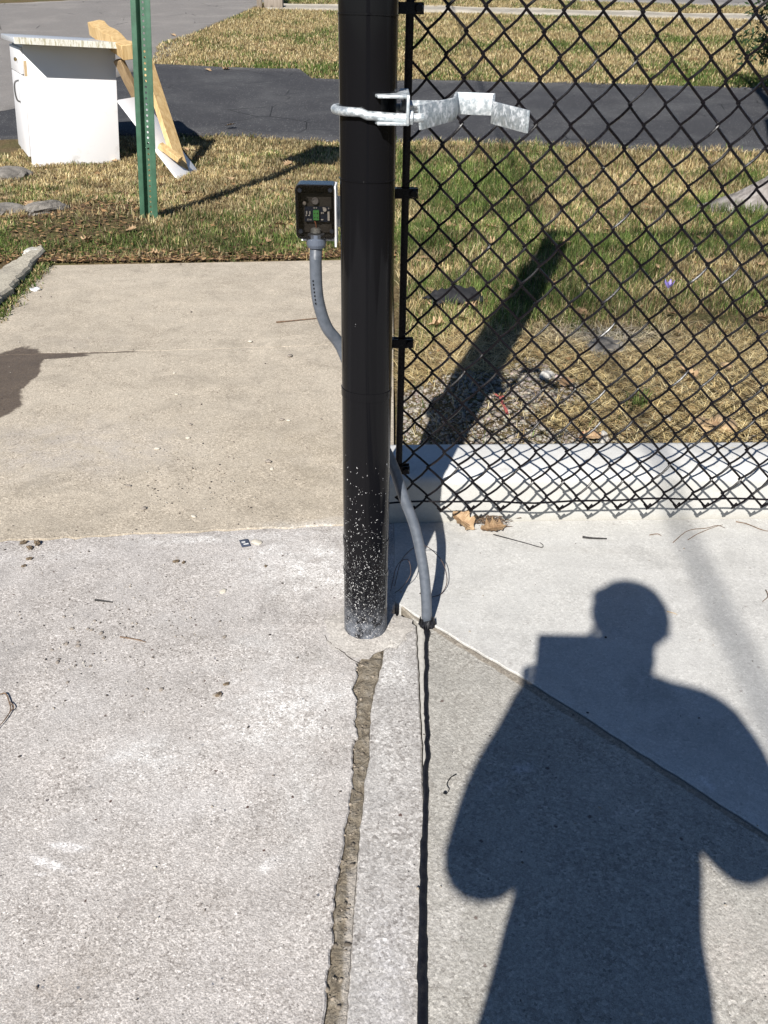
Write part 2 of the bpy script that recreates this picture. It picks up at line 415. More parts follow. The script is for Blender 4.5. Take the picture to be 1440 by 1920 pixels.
M_near = concrete('exposed_grain_concrete', (.445, .42, .396), (.365, .342, .32), agg=.72, agg_scale=270, grit=.5, stains_and_shading=[
    (bl(590, 1060, .26, .2, 0, rag=1.6, sc=20), WHITE, 1.0), (bl(540, 1330, .2, .15, .6, rag=1.7, sc=26), WHITE, .95), (bl(60, 1045, .35, .05, .1, rag=1.2), (.56, .54, .52), .6),
    (bl(420, 1010, .3, .03, .12, rag=1.4, sc=30), WHITE, .75), (bl(270, 1420, .13, .08, 0, rag=1.4, sc=30), WHITE, .9),
    (bl(600, 1230, .09, .07, 0, rag=1), (.36, .34, .315), .8), (bl(450, 1160, .3, .05, .1), (.36, .345, .33), .6),
    (bl(130, 1588, .045, .013, -.15, rag=1.1, sc=60), (.85, .84, .83), 1.0), (bl(95, 1620, .06, .012, -.35, rag=1.3, sc=60), (.85, .84, .83), 1.0), (bl(80, 1640, .02, .006, 0, rag=1.6, sc=70), (.74, .73, .72), .7),
    (bl(505, 1622, .014, .026, -.7, rag=1.0, sc=60), (.82, .81, .79), 1.0), (bl(60, 1850, .22, .13, 0), (.33, .29, .25), .55), (bl(490, 1850, .2, .1), (.47, .44, .42), .5), (bl(330, 1500, .3, .12, .2), (.56, .54, .52), .6), (bl(150, 1330, .2, .1, .4), (.52, .5, .48), .55), (bl(480, 1220, .16, .1, .2, rag=1.4), (.54, .53, .51), .6), (bl(300, 1700, .25, .05, .1), (.34, .31, .285), .6), (bl(560, 1500, .06, .2, .1, rag=1.3), (.55, .54, .52), .5)])
M_mid = concrete('grey_strip_concrete', (.40, .385, .365), (.35, .335, .32), agg=.7, agg_scale=190, grit=.45, stains_and_shading=[
    (bl(740, 1260, .06, .1, 0, rag=1.4, sc=26), WHITE, .7), (bl(720, 1400, .02, .14, 0, rag=1.2, sc=40), WHITE, .5), (bl(720, 1800, .05, .15, 0, rag=1.5, sc=40), (.55, .54, .55), .5)])
dA, dB = at(800, 1166), at(1440, 1567); dn = np.array([-(dB-dA)[1], (dB-dA)[0]]); dn /= np.linalg.norm(dn)
DN = (float(dn[0]), float(dn[1]), float(dn@dA[:2])+.006)
M_olive = concrete('olive_grey_concrete', (.36, .345, .312), (.305, .292, .262), agg=.55, agg_scale=200, grit=.45, stains_and_shading=[
    (bl(980, 1440, .035, .02, .2, rag=1.6, sc=40), (.5, .5, .52), .8), (bl(930, 1470, .04, .014, .6, rag=1.6, sc=40), (.45, .45, .46), .6),
    (bl(830, 1750, .07, .2, 0, rag=1.6, sc=30), (.5, .48, .45), .65), (bl(1390, 1800, .1, .12, 0, rag=1.4), (.5, .46, .42), .7),
    (bl(850, 1210, .05, .03, -.7, rag=1.2), (.47, .45, .40), .6),
    (lambda t: t.mapr(t.math('ADD', t.math('MULTIPLY', t.sep()[0], DN[0]), t.math('ADD', t.math('MULTIPLY', t.sep()[1], DN[1]), t.math('MULTIPLY', t.noise(25, 4), .012))), DN[2]-.016, DN[2]-.010), (.24, .205, .16), .75)])
M_new = concrete('new_pale_concrete', (.49, .482, .455), (.44, .432, .41), agg=.25, agg_scale=200, grit=.3, smooth=True, brush=True, stains_and_shading=[
    (bl(870, 1110, .05, .03, .3, rag=1.5, sc=25), (.39, .38, .35), .5), (bl(880, 1170, .05, .02, 0, rag=1.5, sc=35), (.56, .55, .53), .7),
    (bl(1060, 1030, .3, .03, -.05, rag=1.5, sc=16), (.43, .415, .38), .5), (bl(1325, 1470, .016, .025, .3, rag=1.6, sc=60), (.68, .68, .68), .8),
    (bl(900, 1005, .2, .03, .1, rag=1.2), (.42, .40, .36), .5), (bl(1300, 1080, .3, .02, -.1, rag=1.6, sc=22), (.58, .57, .55), .5)])
M_curb = concrete('kerb_concrete', (.58, .575, .55), (.54, .535, .51), agg=.08, agg_scale=120, grit=.18, smooth=True, brush=True, stains_and_shading=[
    (lambda t: t.mapr(t.math('ADD', t.sep()[2], t.math('MULTIPLY', t.noise(18, 5, .6), .02)), .125, .147, 1, 0), (.38, .375, .35), .9), (lambda t: t.mapr(t.sep()[2], .0, .03, 1, 0), (.35, .33, .285), .5)])  # front coloured darker than the top to offset the stronger sun on it
M_collar = concrete('mortar_collar', (.42, .395, .36), (.38, .355, .325), agg=.5, agg_scale=200, stains_and_shading=[
    (lambda t: t.blob(.03, 1.66, .05, .06, 0, rag=1.3, sc=30), (.55, .53, .49), .7)])

midj = jag([(-3.3, 3.37), (-1.643, 3.594), (-.202, 3.803), (.03, 3.835)], .03, .0035, 1)
nearj = jag([(-3.3, 1.80), (-1.062, 2.086), (-.45, 2.165), (-.36, 2.178), (-.122, 2.204), (.03, 2.222)], .025, .004, 2)
off2 = lambda P, d: [(x, y+d) for x, y in P]
slab('pavement', midj+[(.03, 5.37), (-.278, 5.341), (-1.0, 5.24), (-1.951, 5.108), (-1.87, 4.155), (-1.9, 4.06), (-3.3, 3.98)], -.002, M_tan, 'tan concrete slab meeting the brown edge of the lawn', edge=.0008)
slab('pavement', off2(nearj, .004)+off2(midj[::-1], -.009), 0.0, M_tan, 'tan concrete slab with a wet stain on its joint', edge=.0008)
crL = G2((668, 1243), (664, 1290), (668, 1335), (661, 1420), (655, 1500), (646, 1580), (638, 1650), (631, 1720), (619, 1800), (606, 1920))
crR = G2((716, 1243), (704, 1290), (694, 1330), (689, 1420), (682, 1500), (674, 1580), (669, 1650), (663, 1720), (656, 1800), (649, 1920))
xl, xr = crL[-1][0], crR[-1][0]
crL = jag(jag(crL, .03, .004, 3), .008, .0012, 13)+[(xl-.02, .3), (xl-.05, -2.2)]; crR = jag(jag(crR, .04, .0025, 4), .01, .0009, 14)+[(xr-.02, .3), (xr-.05, -2.2)]
slab('pavement', [(-3.3, -2.2), (-3.3, 1.795)]+off2(nearj, -.004)+[(.035, 1.84)]+G2((716, 1200))+crL, .001, M_near, 'weathered exposed-grain concrete slab left of the crumbling crack')
groove = jag(G2((781, 1172), (784, 1250), (790, 1380), (794, 1500), (797, 1565), (795, 1700), (794, 1920)), .02, .0008, 5)+[(.06, .3), (.04, -2.2)]
seal = G2((800, 1172), (799, 1250), (799, 1340), (800, 1400), (799, 1500), (797, 1560), (796, 1700), (795, 1920))+[(.062, .3), (.042, -2.2)]
slab('pavement', crR[::-1]+G2((722, 1195), (747, 1150))+groove, -.001, M_mid, 'narrow grey concrete strip between the crack and the black sealant line')
diag = G2((752, 1137), (800, 1166), (1010, 1290), (1440, 1567)); dv = (diag[3][0]-diag[2][0], diag[3][1]-diag[2][1])
diag = jag(diag+[(diag[3][0]+dv[0]*3, diag[3][1]+dv[1]*3)], .03, .0012, 6)
slab('pavement', diag+[(diag[-1][0], -2.2)]+[(x+.0015, y) for x, y in seal[::-1]]+G2((783, 1168)), 0.0, M_olive, 'olive grey concrete slab right of the black sealant line')
CK = lambda x: 2.222+.055*x            # foot of the kerb
d2 = [(x+.0025, y+.0025) for x, y in diag]
slab('pavement', d2+[(3.6, d2[-1][1]), (3.6, CK(3.6)-.001), (.030, CK(.04)-.001), (.030, 1.83)], .0004, M_new, 'pale new concrete slab in front of the fence', edge=.0015)
# the bead of old grout beside the sealant, and the sliver of slab it sits on
M_bead = simple('pale_grout', (.43, .41, .37), .8, sc=90, bump=.5)
wl = [g_ for g_ in groove if g_[1] > 1.10]
V = []; Fc = []
for i, (x, y) in enumerate(wl):
    xs = np.interp(y, [p_[1] for p_ in seal][::-1], [p_[0] for p_ in seal][::-1])
    V += [(x+.0022, y, -.006), (x+.003, y, .0012+rnd.uniform(0, .001)), (xs-.001, y, .0008), (xs-.001, y, -.006)]
    if i:
        for q in range(3): Fc.append((4*i-4+q, 4*i-3+q, 4*i+1+q, 4*i+q))
o = mk('grout_bead', V, Fc, M_bead, smooth=True); tag(o, 'thin pale grout bead along the left of the black sealant', kind='structure')
# black sealant
t = NT('black_sealant'); n = t.noise(60, 5, .6)
M_seal = t.fin(t.mix(t.mapr(t.voro(300), .05, .12, 1, 0), (.006, .006, .008), (.012, .012, .014)), t.mapr(n, .3, .7, .28, .6), t.bump(n, .5, .004))
V = []; Fc = []; ss = jag(seal, .01, .0004, 9); r7 = random.Random(5); wob = 0
for i, (x, y) in enumerate(ss):
    w = .0058 if y > 1.10 else (.0072 if y > .9 else .0085)
    wob = .75*wob+r7.gauss(0, .0009); wob2 = abs(r7.gauss(0, .0005))
    w *= 1+ (.55*math.exp(-((y-1.70)/.012)**2) if 1 else 0) + (.9*math.exp(-((y-1.728)/.008)**2))
    cx = x+(wob if y > 1.2 else wob*.25)
    if y < 1.10: cx -= .002
    l, rr_ = cx-w*(1+wob2*60), cx+w
    V += [(l, y, -.004), (l+.001, y, .0022), (cx, y, .0042+.002*math.exp(-((y-1.71)/.03)**2)), (rr_-.001, y, .0022), (rr_, y, -.004)]
    if i:
        for q in range(4): Fc.append((5*i-5+q, 5*i-4+q, 5*i+1+q, 5*i+q))
o = mk('sealant_joint', V, Fc, M_seal, smooth=True); tag(o, 'black rubbery sealant line running from the conduit along the slab joint', kind='structure')
# crumbling fill of the crack
t = NT('crack_dirt'); n = t.noise(55, 6, .7); f2 = t.noise(260, 4, .7)
c = t.ramp(n, [(.3, (.14, .112, .08)), (.5, (.24, .205, .155)), (.72, (.36, .32, .265))])
low = t.mapr(t.sep()[1], 1.0, 1.08, 1, 0); xo = t.sep()[0]
pale = t.math('MULTIPLY', low, t.mapr(t.math('ADD', xo, t.math('MULTIPLY', t.noise(40, 4), .02)), -.046, -.038))
c = t.mix(t.math('MULTIPLY', pale, .85), c, (.45, .41, .36))
M_dirt = t.fin(c, .95, t.bump(n, 1.0, .01, t.bump(f2, .7, .003)), spec=.1)
ys = np.arange(-2.1, 1.66, .006); Lx = np.interp(ys, [p_[1] for p_ in crL][::-1], [p_[0] for p_ in crL][::-1]); Rx = np.interp(ys, [p_[1] for p_ in crR][::-1], [p_[0] for p_ in crR][::-1])
V = []; Fc = []; nn = 9; rg = np.random.default_rng(3); hh = rg.normal(0, 1, (len(ys), nn))
for _ in range(2): hh = (hh+np.roll(hh, 1, 0)+np.roll(hh, -1, 0)+np.roll(hh, 1, 1))/2.3
for i, y in enumerate(ys):
    for j in range(nn):
        k = j/(nn-1); x = Lx[i]-.004+(Rx[i]-Lx[i]+.008)*k
        z = -.0016+.0014*hh[i, j]; z = min(z, .0005) if 0 < j < nn-1 else -.012
        if j == 1: z -= .005
        V.append((x, y, z))
        if i and j: Fc.append(((i-1)*nn+j-1, (i-1)*nn+j, i*nn+j, i*nn+j-1))
o = mk('crack_fill', V, Fc, M_dirt, smooth=False); tag(o, 'crumbling brown dirt filling the wide crack below the black post', kind='structure')
# kerb along the foot of the fence
prof = [(0, -.1), (0, .0), (.010, .10), (.016, .120), (.026, .132), (.042, .137), (.225, .139), (.242, .135), (.25, .127), (.25, -.1)]
V = []; Fc = []; xs = np.arange(.012, 3.6, .1); k = len(prof)
for i, x in enumerate(xs):
    for (d, z) in prof: V.append((x-.055*d, CK(x)+d, z))
    if i:
        for q in range(k): Fc.append(((i-1)*k+q, i*k+q, i*k+(q+1) % k, (i-1)*k+(q+1) % k))
Fc += [tuple(range(k-1, -1, -1)), tuple((len(xs)-1)*k+q for q in range(k))]
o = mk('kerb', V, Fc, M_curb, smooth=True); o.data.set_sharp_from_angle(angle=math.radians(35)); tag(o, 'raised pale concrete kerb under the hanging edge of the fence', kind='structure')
# old kerb at the side of the tan slab
kb = [tuple(on(x, y)[:2]) for x, y in ((75, 465), (84, 476), (32, 540), (-70, 648), (-170, 680), (-60, 566), (0, 518))]
slab('kerb', jag(kb+[kb[0]], .04, .006, 8)[:-1], .045, concrete('old_kerb_concrete', (.40, .37, .30), (.32, .29, .235), agg=.6), 'short old concrete kerb beside the mossy joint of the tan slab', th=.15, edge=.012)

# ------------------------------------------------------------------ the black post
PX, PY, PR = -.040, 1.716, .0508
t = NT('black_post_paint'); o = t.sep(); z = o[2]
wv = t.N.new('ShaderNodeTexNoise'); t.lk(t.co, wv.inputs[0]); wv.inputs['Scale'].default_value = 180; wv.inputs['Detail'].default_value = 3
va = t.N.new('ShaderNodeVectorMath'); va.operation = 'MULTIPLY_ADD'; t.lk(wv.outputs['Color'], va.inputs[0]); va.inputs[1].default_value = (.010, .010, .016); t.lk(t.co, va.inputs[2])
co0 = t.co; t.co = va.outputs[0]
def specks(scale, thr, dens_lo, dens_hi, rad):
    d = t.voro(scale); cc = t.voro(scale, 'F1', 'Color'); q = t.N.new('ShaderNodeSeparateColor'); t.lk(cc, q.inputs[0])
    dens = t.mapr(z, dens_lo, dens_hi, 1, 0)
    keep = t.math('GREATER_THAN', t.math('ADD', q.outputs[0], t.math('MULTIPLY', dens, thr)), 1.0)
    size = t.math('MULTIPLY', q.outputs[1], rad)
    return t.math('MULTIPLY', keep, t.math('LESS_THAN', d, size))
s1 = specks(150, .36, .05, .62, .20); s2 = specks(60, .2, .1, .95, .12); s3 = specks(240, .52, .02, .34, .34)
s4 = specks(40, .035, .9, 2.5, .12); s5 = specks(330, .62, .02, .5, .40); s3 = t.math('MAXIMUM', s3, s5); t.co = co0
sm = t.math('MAXIMUM', t.math('MAXIMUM', s1, s2), t.math('MAXIMUM', s3, s4))
streak = t.mapr(t.noise(46, 4, .6, t.xyz((1, 1, .035))), .62, .70, 0, .35)
dust = t.math('MULTIPLY', t.mapr(z, 0.0, .125, 1, 0), t.mapr(t.noise(38, 6, .75), .34, .62))
dust2 = t.math('MULTIPLY', t.mapr(z, 0.02, .30, .5, 0), t.mapr(t.noise(90, 6, .8), .5, .7))
c = t.mix(t.math('MULTIPLY', streak, .3), (.0055, .0055, .0065), (.02, .021, .025))
c = t.mix(dust, c, (.15, .16, .18)); c = t.mix(dust2, c, (.09, .095, .105)); c = t.mix(t.math('MULTIPLY', sm, .9), c, (.52, .51, .5))
ro = t.math('MAXIMUM', t.mapr(t.noise(30, 4, .6, t.xyz((1, 1, .06))), .3, .7, .05, .12), t.math('MULTIPLY', t.math('MAXIMUM', sm, t.math('MAXIMUM', dust, dust2)), .85))
M_post = t.fin(c, ro, t.bump(sm, .4, .001, t.bump(t.noise(8, 2, .5, t.xyz((1, 1, .05))), .10, .003)), spec=.13)
M_black = simple('black_vinyl_coating', (.006, .005, .006), .28, var=.3, sc=60, bump=.2, spec=.14)
M_galv = None
t = NT('galvanised_zinc'); v = t.voro(190, 'F1', 'Color'); q = t.N.new('ShaderNodeSeparateColor'); t.lk(v, q.inputs[0]); n = t.noise(70, 6, .7)
c = t.mix(t.mapr(q.outputs[0], .1, .9), (.36, .40, .42), (.52, .55, .56)); c = t.mix(t.mapr(n, .5, .64, 0, .75), c, (.70, .71, .72))
M_galv = t.fin(c, t.mapr(n, .3, .7, .42, .7), t.bump(n, .35, .0015), t.mapr(n, .45, .65, .65, .1))
post = empty('gate_post', (PX, PY, 0))
tag(post, 'glossy black steel gate post spattered with white mortar specks', 'post')
b = B(); b.lathe([(PR*.8, -.3), (PR, -.3), (PR, .0)]+[(PR, k*.1) for k in range(1, 30)]+[(PR, 2.96)], n=48); b.build('pipe', M_post, post, smooth=True)
def ring(z0, h, tilt, th=.0013):
    V = []; n = 48; Fc = []
    for j in range(n):
        a = 2*math.pi*j/n; dz = tilt*math.cos(a+2.2)
        for r_, zz in ((PR-.001, z0+dz), (PR+th, z0+dz+.0005), (PR+th, z0+h+dz-.0005), (PR-.001, z0+h+dz)): V.append((r_*math.cos(a), r_*math.sin(a), zz))
        for q_ in range(3): Fc.append((4*j+q_, 4*((j+1) % n)+q_, 4*((j+1) % n)+q_+1, 4*j+q_+1))
    return mk('film_band', V, Fc, M_post, post, smooth=False)
zat = lambda py: float(atY(690, py, PY-PR)[2])
ring(zat(758), zat(742)-zat(758), .003); ring(zat(1042), .02, .004); ring(zat(1097), .014, .005)
ring(zat(345), .003, .001); ring(zat(30), .004, .001)
b = B(); b.lathe([(PR+.002, 2.955), (PR+.003, 2.975), (PR*.9, 3.0), (PR*.6, 3.018), (PR*.2, 3.026), (.002, 3.027)], n=32); b.build('cap', M_black, post, smooth=True)
# mortar collar
V = [(PX, PY, .006)]; Fc = []; nC = 64; r9 = random.Random(4); rr = 0
rings_ = ((.050, .0055), (.068, .0046), (.085, .0030), (1, .0009))
for kk, (rad, zz) in enumerate(rings_):
    for j in range(nC):
        a = 2*math.pi*j/nC
        R_ = rad if rad < 1 else .118+.010*math.sin(3*a+1)+.006*math.sin(7*a)+.004*math.sin(17*a+2)+.002*math.sin(29*a)-.02*max(0, math.sin(a))-.012
        if rad < 1 and rad > .06: R_ *= 1+.03*math.sin(5*a)
        V.append((PX+R_*math.cos(a), PY+R_*math.sin(a), zz+.0006*math.sin(11*a+kk)))
for kk in range(3):
    for j in range(nC): Fc.append((1+kk*nC+j, 1+kk*nC+(j+1) % nC, 1+(kk+1)*nC+(j+1) % nC, 1+(kk+1)*nC+j))
o = mk('mortar_collar', V, Fc, M_collar, smooth=True); tag(o, 'rough mortar collar around the foot of the black post', kind='structure')

# hairline crack round the collar
hc = jag(G2((608, 1192), (618, 1206), (634, 1220), (650, 1230), (668, 1241), (690, 1246)), .008, .0022, 31)
V = []; Fc = []
for i, (x, y) in enumerate(hc):
    w = .0011*(1-.5*abs(i/len(hc)-.5))*rnd.uniform(.5, 1.5); V += [(x-w*.6, y-w, .0019), (x+w*.6, y+w, .0019)]
    if i: Fc.append((2*i-2, 2*i-1, 2*i+1, 2*i))
o = mk('hairline_crack', V, Fc, simple('dark_crack_line', (.05, .042, .035), .95)); tag(o, 'dark hairline crack curving round the mortar collar', kind='structure')  # crack drawn as a flat dark strip on the surface

# ------------------------------------------------------------------ latch on the post
lz = 1.136
latch = empty('gate_latch', (PX+PR, PY-PR, lz)); off = np.array([PX+PR, PY-PR, lz])
tag(latch, 'galvanised gate latch with a round bolt around the black post and a bent catch plate', 'latch')
yf, yb_ = PY-PR-.0075, PY+PR+.0075
def Lp(P): return [np.array(p_, float)-off for p_ in P]
path = [(.052, yf, lz-.003)]+[(x, yf, lz-.003+.006*(-x)/.1) for x in np.linspace(.02, PX, 5)]
for k in range(1, 16):
    a = -math.pi/2-math.pi*k/16; path.append((PX+.0583*math.cos(a), PY+.0583*math.sin(a), lz+.004))
path += [(x, yb_, lz+.002) for x in np.linspace(PX, .056, 5)]
b = B(); b.tube(Lp(path), .0075, 12); b.build('round_bolt', M_galv, latch, smooth=True)
# threads + nuts
for yy, zz, x0 in ((yf, lz-.003, .030), (yb_, lz+.002, .034)):
    b = B()
    hexp = [(.0125*math.cos(a), .0125*math.sin(a)) for a in [math.pi/6+i*math.pi/3 for i in range(6)]]
    M_ = Matrix.Translation(Vector((x0-off[0], yy-off[1], zz-off[2]))) @ Matrix.Rotation(math.pi/2, 4, 'Y')
    b.prism(hexp, 0, .0095, M_); b.build('nut', M_galv, latch, bevel=.0008)
    b = B()
    pr_ = []
    for k in range(18): pr_.append((.0076 if k % 2 else .0068, x0+.0095+k*.0011))
    b.lathe([(p_[0], p_[1]) for p_ in pr_], (-off[0], yy-off[1], zz-off[2]), 14, 'x'); b.build('thread', M_galv, latch, smooth=False)
# channel with two flanges notched round the post
wx = .0275; y0, y1 = 1.640, 1.800; zt, zb = float(atY(725, 181, 1.645)[2]), float(atY(725, 232, 1.645)[2])
def flange(zc):
    inner = [(-.022, y0), (-.022, y0+.012)]
    for k in range(7):
        a = -math.pi*.42+k*math.pi*.42/6; inner.append((PX+(PR+.0025)*math.cos(a), PY+(PR+.0025)*math.sin(a)))
    inner += [(wx-.010, y1)]
    poly = [(wx, y0)]+[(wx, y1)]+inner[::-1]
    b = B(); b.prism([(x-off[0], y-off[1]) for x, y in poly], zc-.0025-off[2], zc+.0025-off[2]); b.build('flange', M_galv, latch, bevel=.0012)
flange(zt); flange(zb)
b = B(); b.box((wx+.0027-.0002-off[0], (y0+y1)/2-off[1], (zt+zb)/2-off[2]), (.0027, (y1-y0)/2, (zt-zb)/2+.0028)); b.build('channel_web', M_galv, latch, bevel=.0015)
# catch plate: bent strip of flat bar, wings flaring forward, middle set back
st = [((784, 197), (788, 244), 1.70), ((852, 183), (851, 226), 1.815), ((856, 172), (857, 214), 1.895), ((927, 175), (926, 217), 1.895), ((925, 190), (922, 232), 1.815), ((992, 207), (988, 250), 1.70)]
tops = [atY(*a, Y)-off for a, c_, Y in st]; bots = [atY(*c_, Y)-off for a, c_, Y in st]
# a little arc in the left wing
def dens(P):
    out = []
    for i in range(len(P)-1):
        for k in range(4): out.append(P[i]+(P[i+1]-P[i])*k/4)
    out.append(P[-1]); return out
T_, Bt_ = dens(tops), dens(bots); V = []; Fc = []; n = len(T_)
for i in range(n):
    d = T_[min(i+1, n-1)]-T_[max(i-1, 0)]; nrm = np.array([d[1], -d[0], 0]); nrm /= np.linalg.norm(nrm)
    for P in (T_[i]+nrm*.0025, T_[i]-nrm*.0025, Bt_[i]-nrm*.0025, Bt_[i]+nrm*.0025): V.append(P)
    if i:
        for q in range(4): Fc.append((4*i-4+q, 4*i-4+(q+1) % 4, 4*i+(q+1) % 4, 4*i+q))
Fc += [(3, 2, 1, 0), tuple(4*(n-1)+q for q in range(4))]
b = B(); b.put(V, Fc); b.build('catch_plate', M_galv, latch, bevel=.0009)
a0 = atY(764, 197, 1.76)-off; a1 = atY(822, 197, 1.78)-off
b = B(); b.tube([a0-np.array([.012, 0, 0]), (a0+a1)/2, a1], .0085, 4); b.build('arm', M_galv, latch, bevel=.001)

# ------------------------------------------------------------------ chain link fence
FX, FY, FYAW = -.027, 2.085, math.atan(.06)
fence = empty('chain_link_fence', (FX, FY, 0), FYAW)
tag(fence, 'black chain link fence with its zigzag lower edge hanging over the kerb', 'fence')
HT = 3.0
b = B(); b.lathe([(.041, -.25), (.041, HT)], n=32); b.build('terminal_post', M_black, fence, smooth=True)
b = B(); b.lathe([(.044, HT-.01), (.044, HT+.01), (.03, HT+.03), (.01, HT+.04)], n=24); b.build('post_cap', M_black, fence, smooth=True)
b = B(); b.lathe([(.03, -.25), (.03, HT-.02)], (2.36, 0, 0), n=24); b.build('line_post', M_black, fence, smooth=True)
b = B(); b.lathe([(.024, 0.03), (.024, 2.40)], (0, 0, HT-.05), 16, 'x'); b.build('top_rail', M_black, fence, smooth=True)
barx = .064
b = B(); b.box((barx, -.002, (.255+2.93)/2), (.0085, .0035, (2.93-.255)/2)); b.build('tension_bar', M_black, fence, bevel=.002)
zs = [float(atY(760, py, FY)[2]) for py in (15, 362, 643, 880)]; dz_ = zs[1]-zs[2]
for zz in zs+[zs[0]+dz_*k for k in range(1, 5)]:
    if zz > 2.95: continue
    b = B(); V = []; Fc = []; n = 28
    for j in range(n):
        a = 2*math.pi*j/n
        for r_, h_ in ((.0405, -.011), (.044, -.011), (.044, .011), (.0405, .011)): V.append((r_*math.cos(a), r_*math.sin(a), zz+h_))
        for q in range(4): Fc.append((4*j+q, 4*((j+1) % n)+q, 4*((j+1) % n)+(q+1) % 4, 4*j+(q+1) % 4))
    b.put(V, Fc); b.box((.066, .0075, zz), (.026, .0016, .011)); b.box((.066, -.0095, zz), (.026, .0016, .011))
    bd = b.build('tension_band', M_black, fence, smooth=False)
    b = B(); b.lathe([(.0075, -.02), (.009, -.016), (.009, -.0115), (.004, -.0115), (.004, .014), (.0075, .014), (.0075, .02)], (.082, 0, zz), 10, 'y'); b.build('bolt', M_black, bd, smooth=False)
MW, MV = .0812, .0880
ZT = float(atY(1100, 946, 2.17)[2]) + .012
def wire(phase):
    a = MW/4+.0026; P = []
    nst = int((HT-.06-ZT)/(MV/2))
    s0 = 1 if phase == 0 else -1
    # knuckled lower end: the wire turns back up
    P += [(s0*(a-.013), -.004*s0, ZT+.014), (s0*(a-.005), -.003*s0, ZT+.004), (s0*(a-.0005), 0, ZT)]
    for i in range(nst):
        sgn = s0 if i % 2 == 0 else -s0; zb0 = ZT+.002+i*MV/2; q = .0042*sgn; bow = .0005 if sgn > 0 else .0036
        for u_ in (.08, .22, .5, .78, .92):
            P.append((sgn*a*(1-2*u_)*(1.0)+bow*math.sin(math.pi*u_), q*math.sin(math.pi*min(1, max(0, (u_-.0)/1.0)))**.6, zb0+u_*MV/2))
        P.append((-sgn*a, 0, zb0+MV/2))
    bb = B(); bb.tube(P, .0031, 6); o_ = bb.build('wire', M_black, fence, smooth=True); return o_
w0, w1 = wire(0), wire(1)
x = barx-.004+MW/4; i = 0
while x < 2.30:
    o = (w0 if i == 0 else w1) if i < 2 else add('wire', (w0 if i % 2 == 0 else w1).data, fence)
    o.location = (x, -.0005+.0012*math.sin(i*1.7), .0025*math.sin(i*.45)+.0012*math.sin(i*2.1)); o.rotation_euler = (0, .0016*math.sin(i*1.3), .16*math.sin(i*2.7)+.08*math.sin(i*1.1))
    x += MW/2; i += 1
P = [(.035+k*.05, -.006+.002*math.sin(k*.7), ZT+.031+.0035*math.sin(k*.52)+.002*math.sin(k*1.4)) for k in range(46)]
b = B(); b.tube(P, .0026, 6); b.build('tension_wire', M_black, fence, smooth=True)

# ------------------------------------------------------------------ photo eye box and its conduit
M_white_metal = simple('white_bracket_paint', (.72, .72, .72), .45, var=.05)
M_boxblack = simple('black_plastic_housing', (.010, .011, .014), .25, var=.2, sc=80, bump=.15)
eye = empty('sensor_box', (-.143, 1.80, .893)); eo = np.array([-.143, 1.80, .893])
tag(eye, 'small black sensor box with a clear cover showing its circuit board', 'sensor box')
bx0, bx1 = -.1815, -.103; bz0, bz1 = .897, 1.000; cx_, cz_ = (bx0+bx1)/2, (bz0+bz1)/2; hx, hz = (bx1-bx0)/2, (bz1-bz0)/2
b = B(); yfr, ybk = 1.790, 1.835
def rrect(hx_, hz_, r_, k=5):
    P = []
    for sx, sz, a0_ in ((1, 1, 0), (-1, 1, 90), (-1, -1, 180), (1, -1, 270)):
        for j in range(k+1):
            a = math.radians(a0_+90*j/k); P.append((sx*(hx_-r_)+r_*math.cos(a), sz*(hz_-r_)+r_*math.sin(a)))
    return P
out, inn = rrect(hx, hz, .010), rrect(hx-.005, hz-.005, .007); n = len(out)
V = [(x, ybk, z_) for x, z_ in out]+[(x, yfr, z_) for x, z_ in out]+[(x, yfr, z_) for x, z_ in inn]+[(x, ybk-.006, z_) for x, z_ in inn]
V = [(x+cx_-eo[0], y-eo[1], z_+cz_-eo[2]) for x, y, z_ in V]
Fc = [tuple(range(n))]+[tuple(3*n+i_ for i_ in range(n-1, -1, -1))]
for r0 in range(3):
    for j in range(n): Fc.append((r0*n+j, (r0)*n+(j+1) % n, (r0+1)*n+(j+1) % n, (r0+1)*n+j))
b.put(V, Fc); hs = b.build('housing', M_boxblack, eye, smooth=True)
t = NT('clear_smoky_plastic'); tr = t.N.new('ShaderNodeBsdfTransparent'); tr.inputs[0].default_value = (.72, .70, .68, 1); gl = t.N.new('ShaderNodeBsdfGlossy'); gl.inputs[1].default_value = .06
fr = t.N.new('ShaderNodeFresnel'); fr.inputs[0].default_value = 1.45; mx = t.N.new('ShaderNodeMixShader'); t.lk(fr.outputs[0], mx.inputs[0]); t.lk(tr.outputs[0], mx.inputs[1]); t.lk(gl.outputs[0], mx.inputs[2]); t.lk(mx.outputs[0], t.out.inputs[0])
M_clear = t.m
def ebox(name, px0, py0, px1, py1, Y, th, mat, par=eye, bevel=0.0):
    A, Cc = atY(px0, py0, Y), atY(px1, py1, Y); m_ = (A+Cc)/2-eo
    b = B(); b.box((m_[0], m_[1]+th/2, m_[2]), (abs(Cc[0]-A[0])/2, th/2, abs(A[2]-Cc[2])/2)); return b.build(name, mat, par, bevel=bevel)
b = B(); V = [(x, yfr-.003, z_) for x, z_ in rrect(hx-.0015, hz-.0015, .009)]; V2 = [(x, yfr-.0002, z_) for x, z_ in rrect(hx-.0015, hz-.0015, .009)]
V = [(x+cx_-eo[0], y-eo[1], z_+cz_-eo[2]) for x, y, z_ in V+V2]
b.put(V, [tuple(range(n)), tuple(range(2*n-1, n-1, -1))]+[(j, (j+1) % n, n+(j+1) % n, n+j) for j in range(n)]); b.build('clear_cover', M_clear, eye)
M_grey_in = simple('dark_grey_plastic', (.05, .048, .046), .5)
M_pcb = simple('navy_circuit_board', (.012, .022, .05), .35, var=.3, sc=300)
M_green = simple('green_terminal_block', (.10, .42, .12), .45)
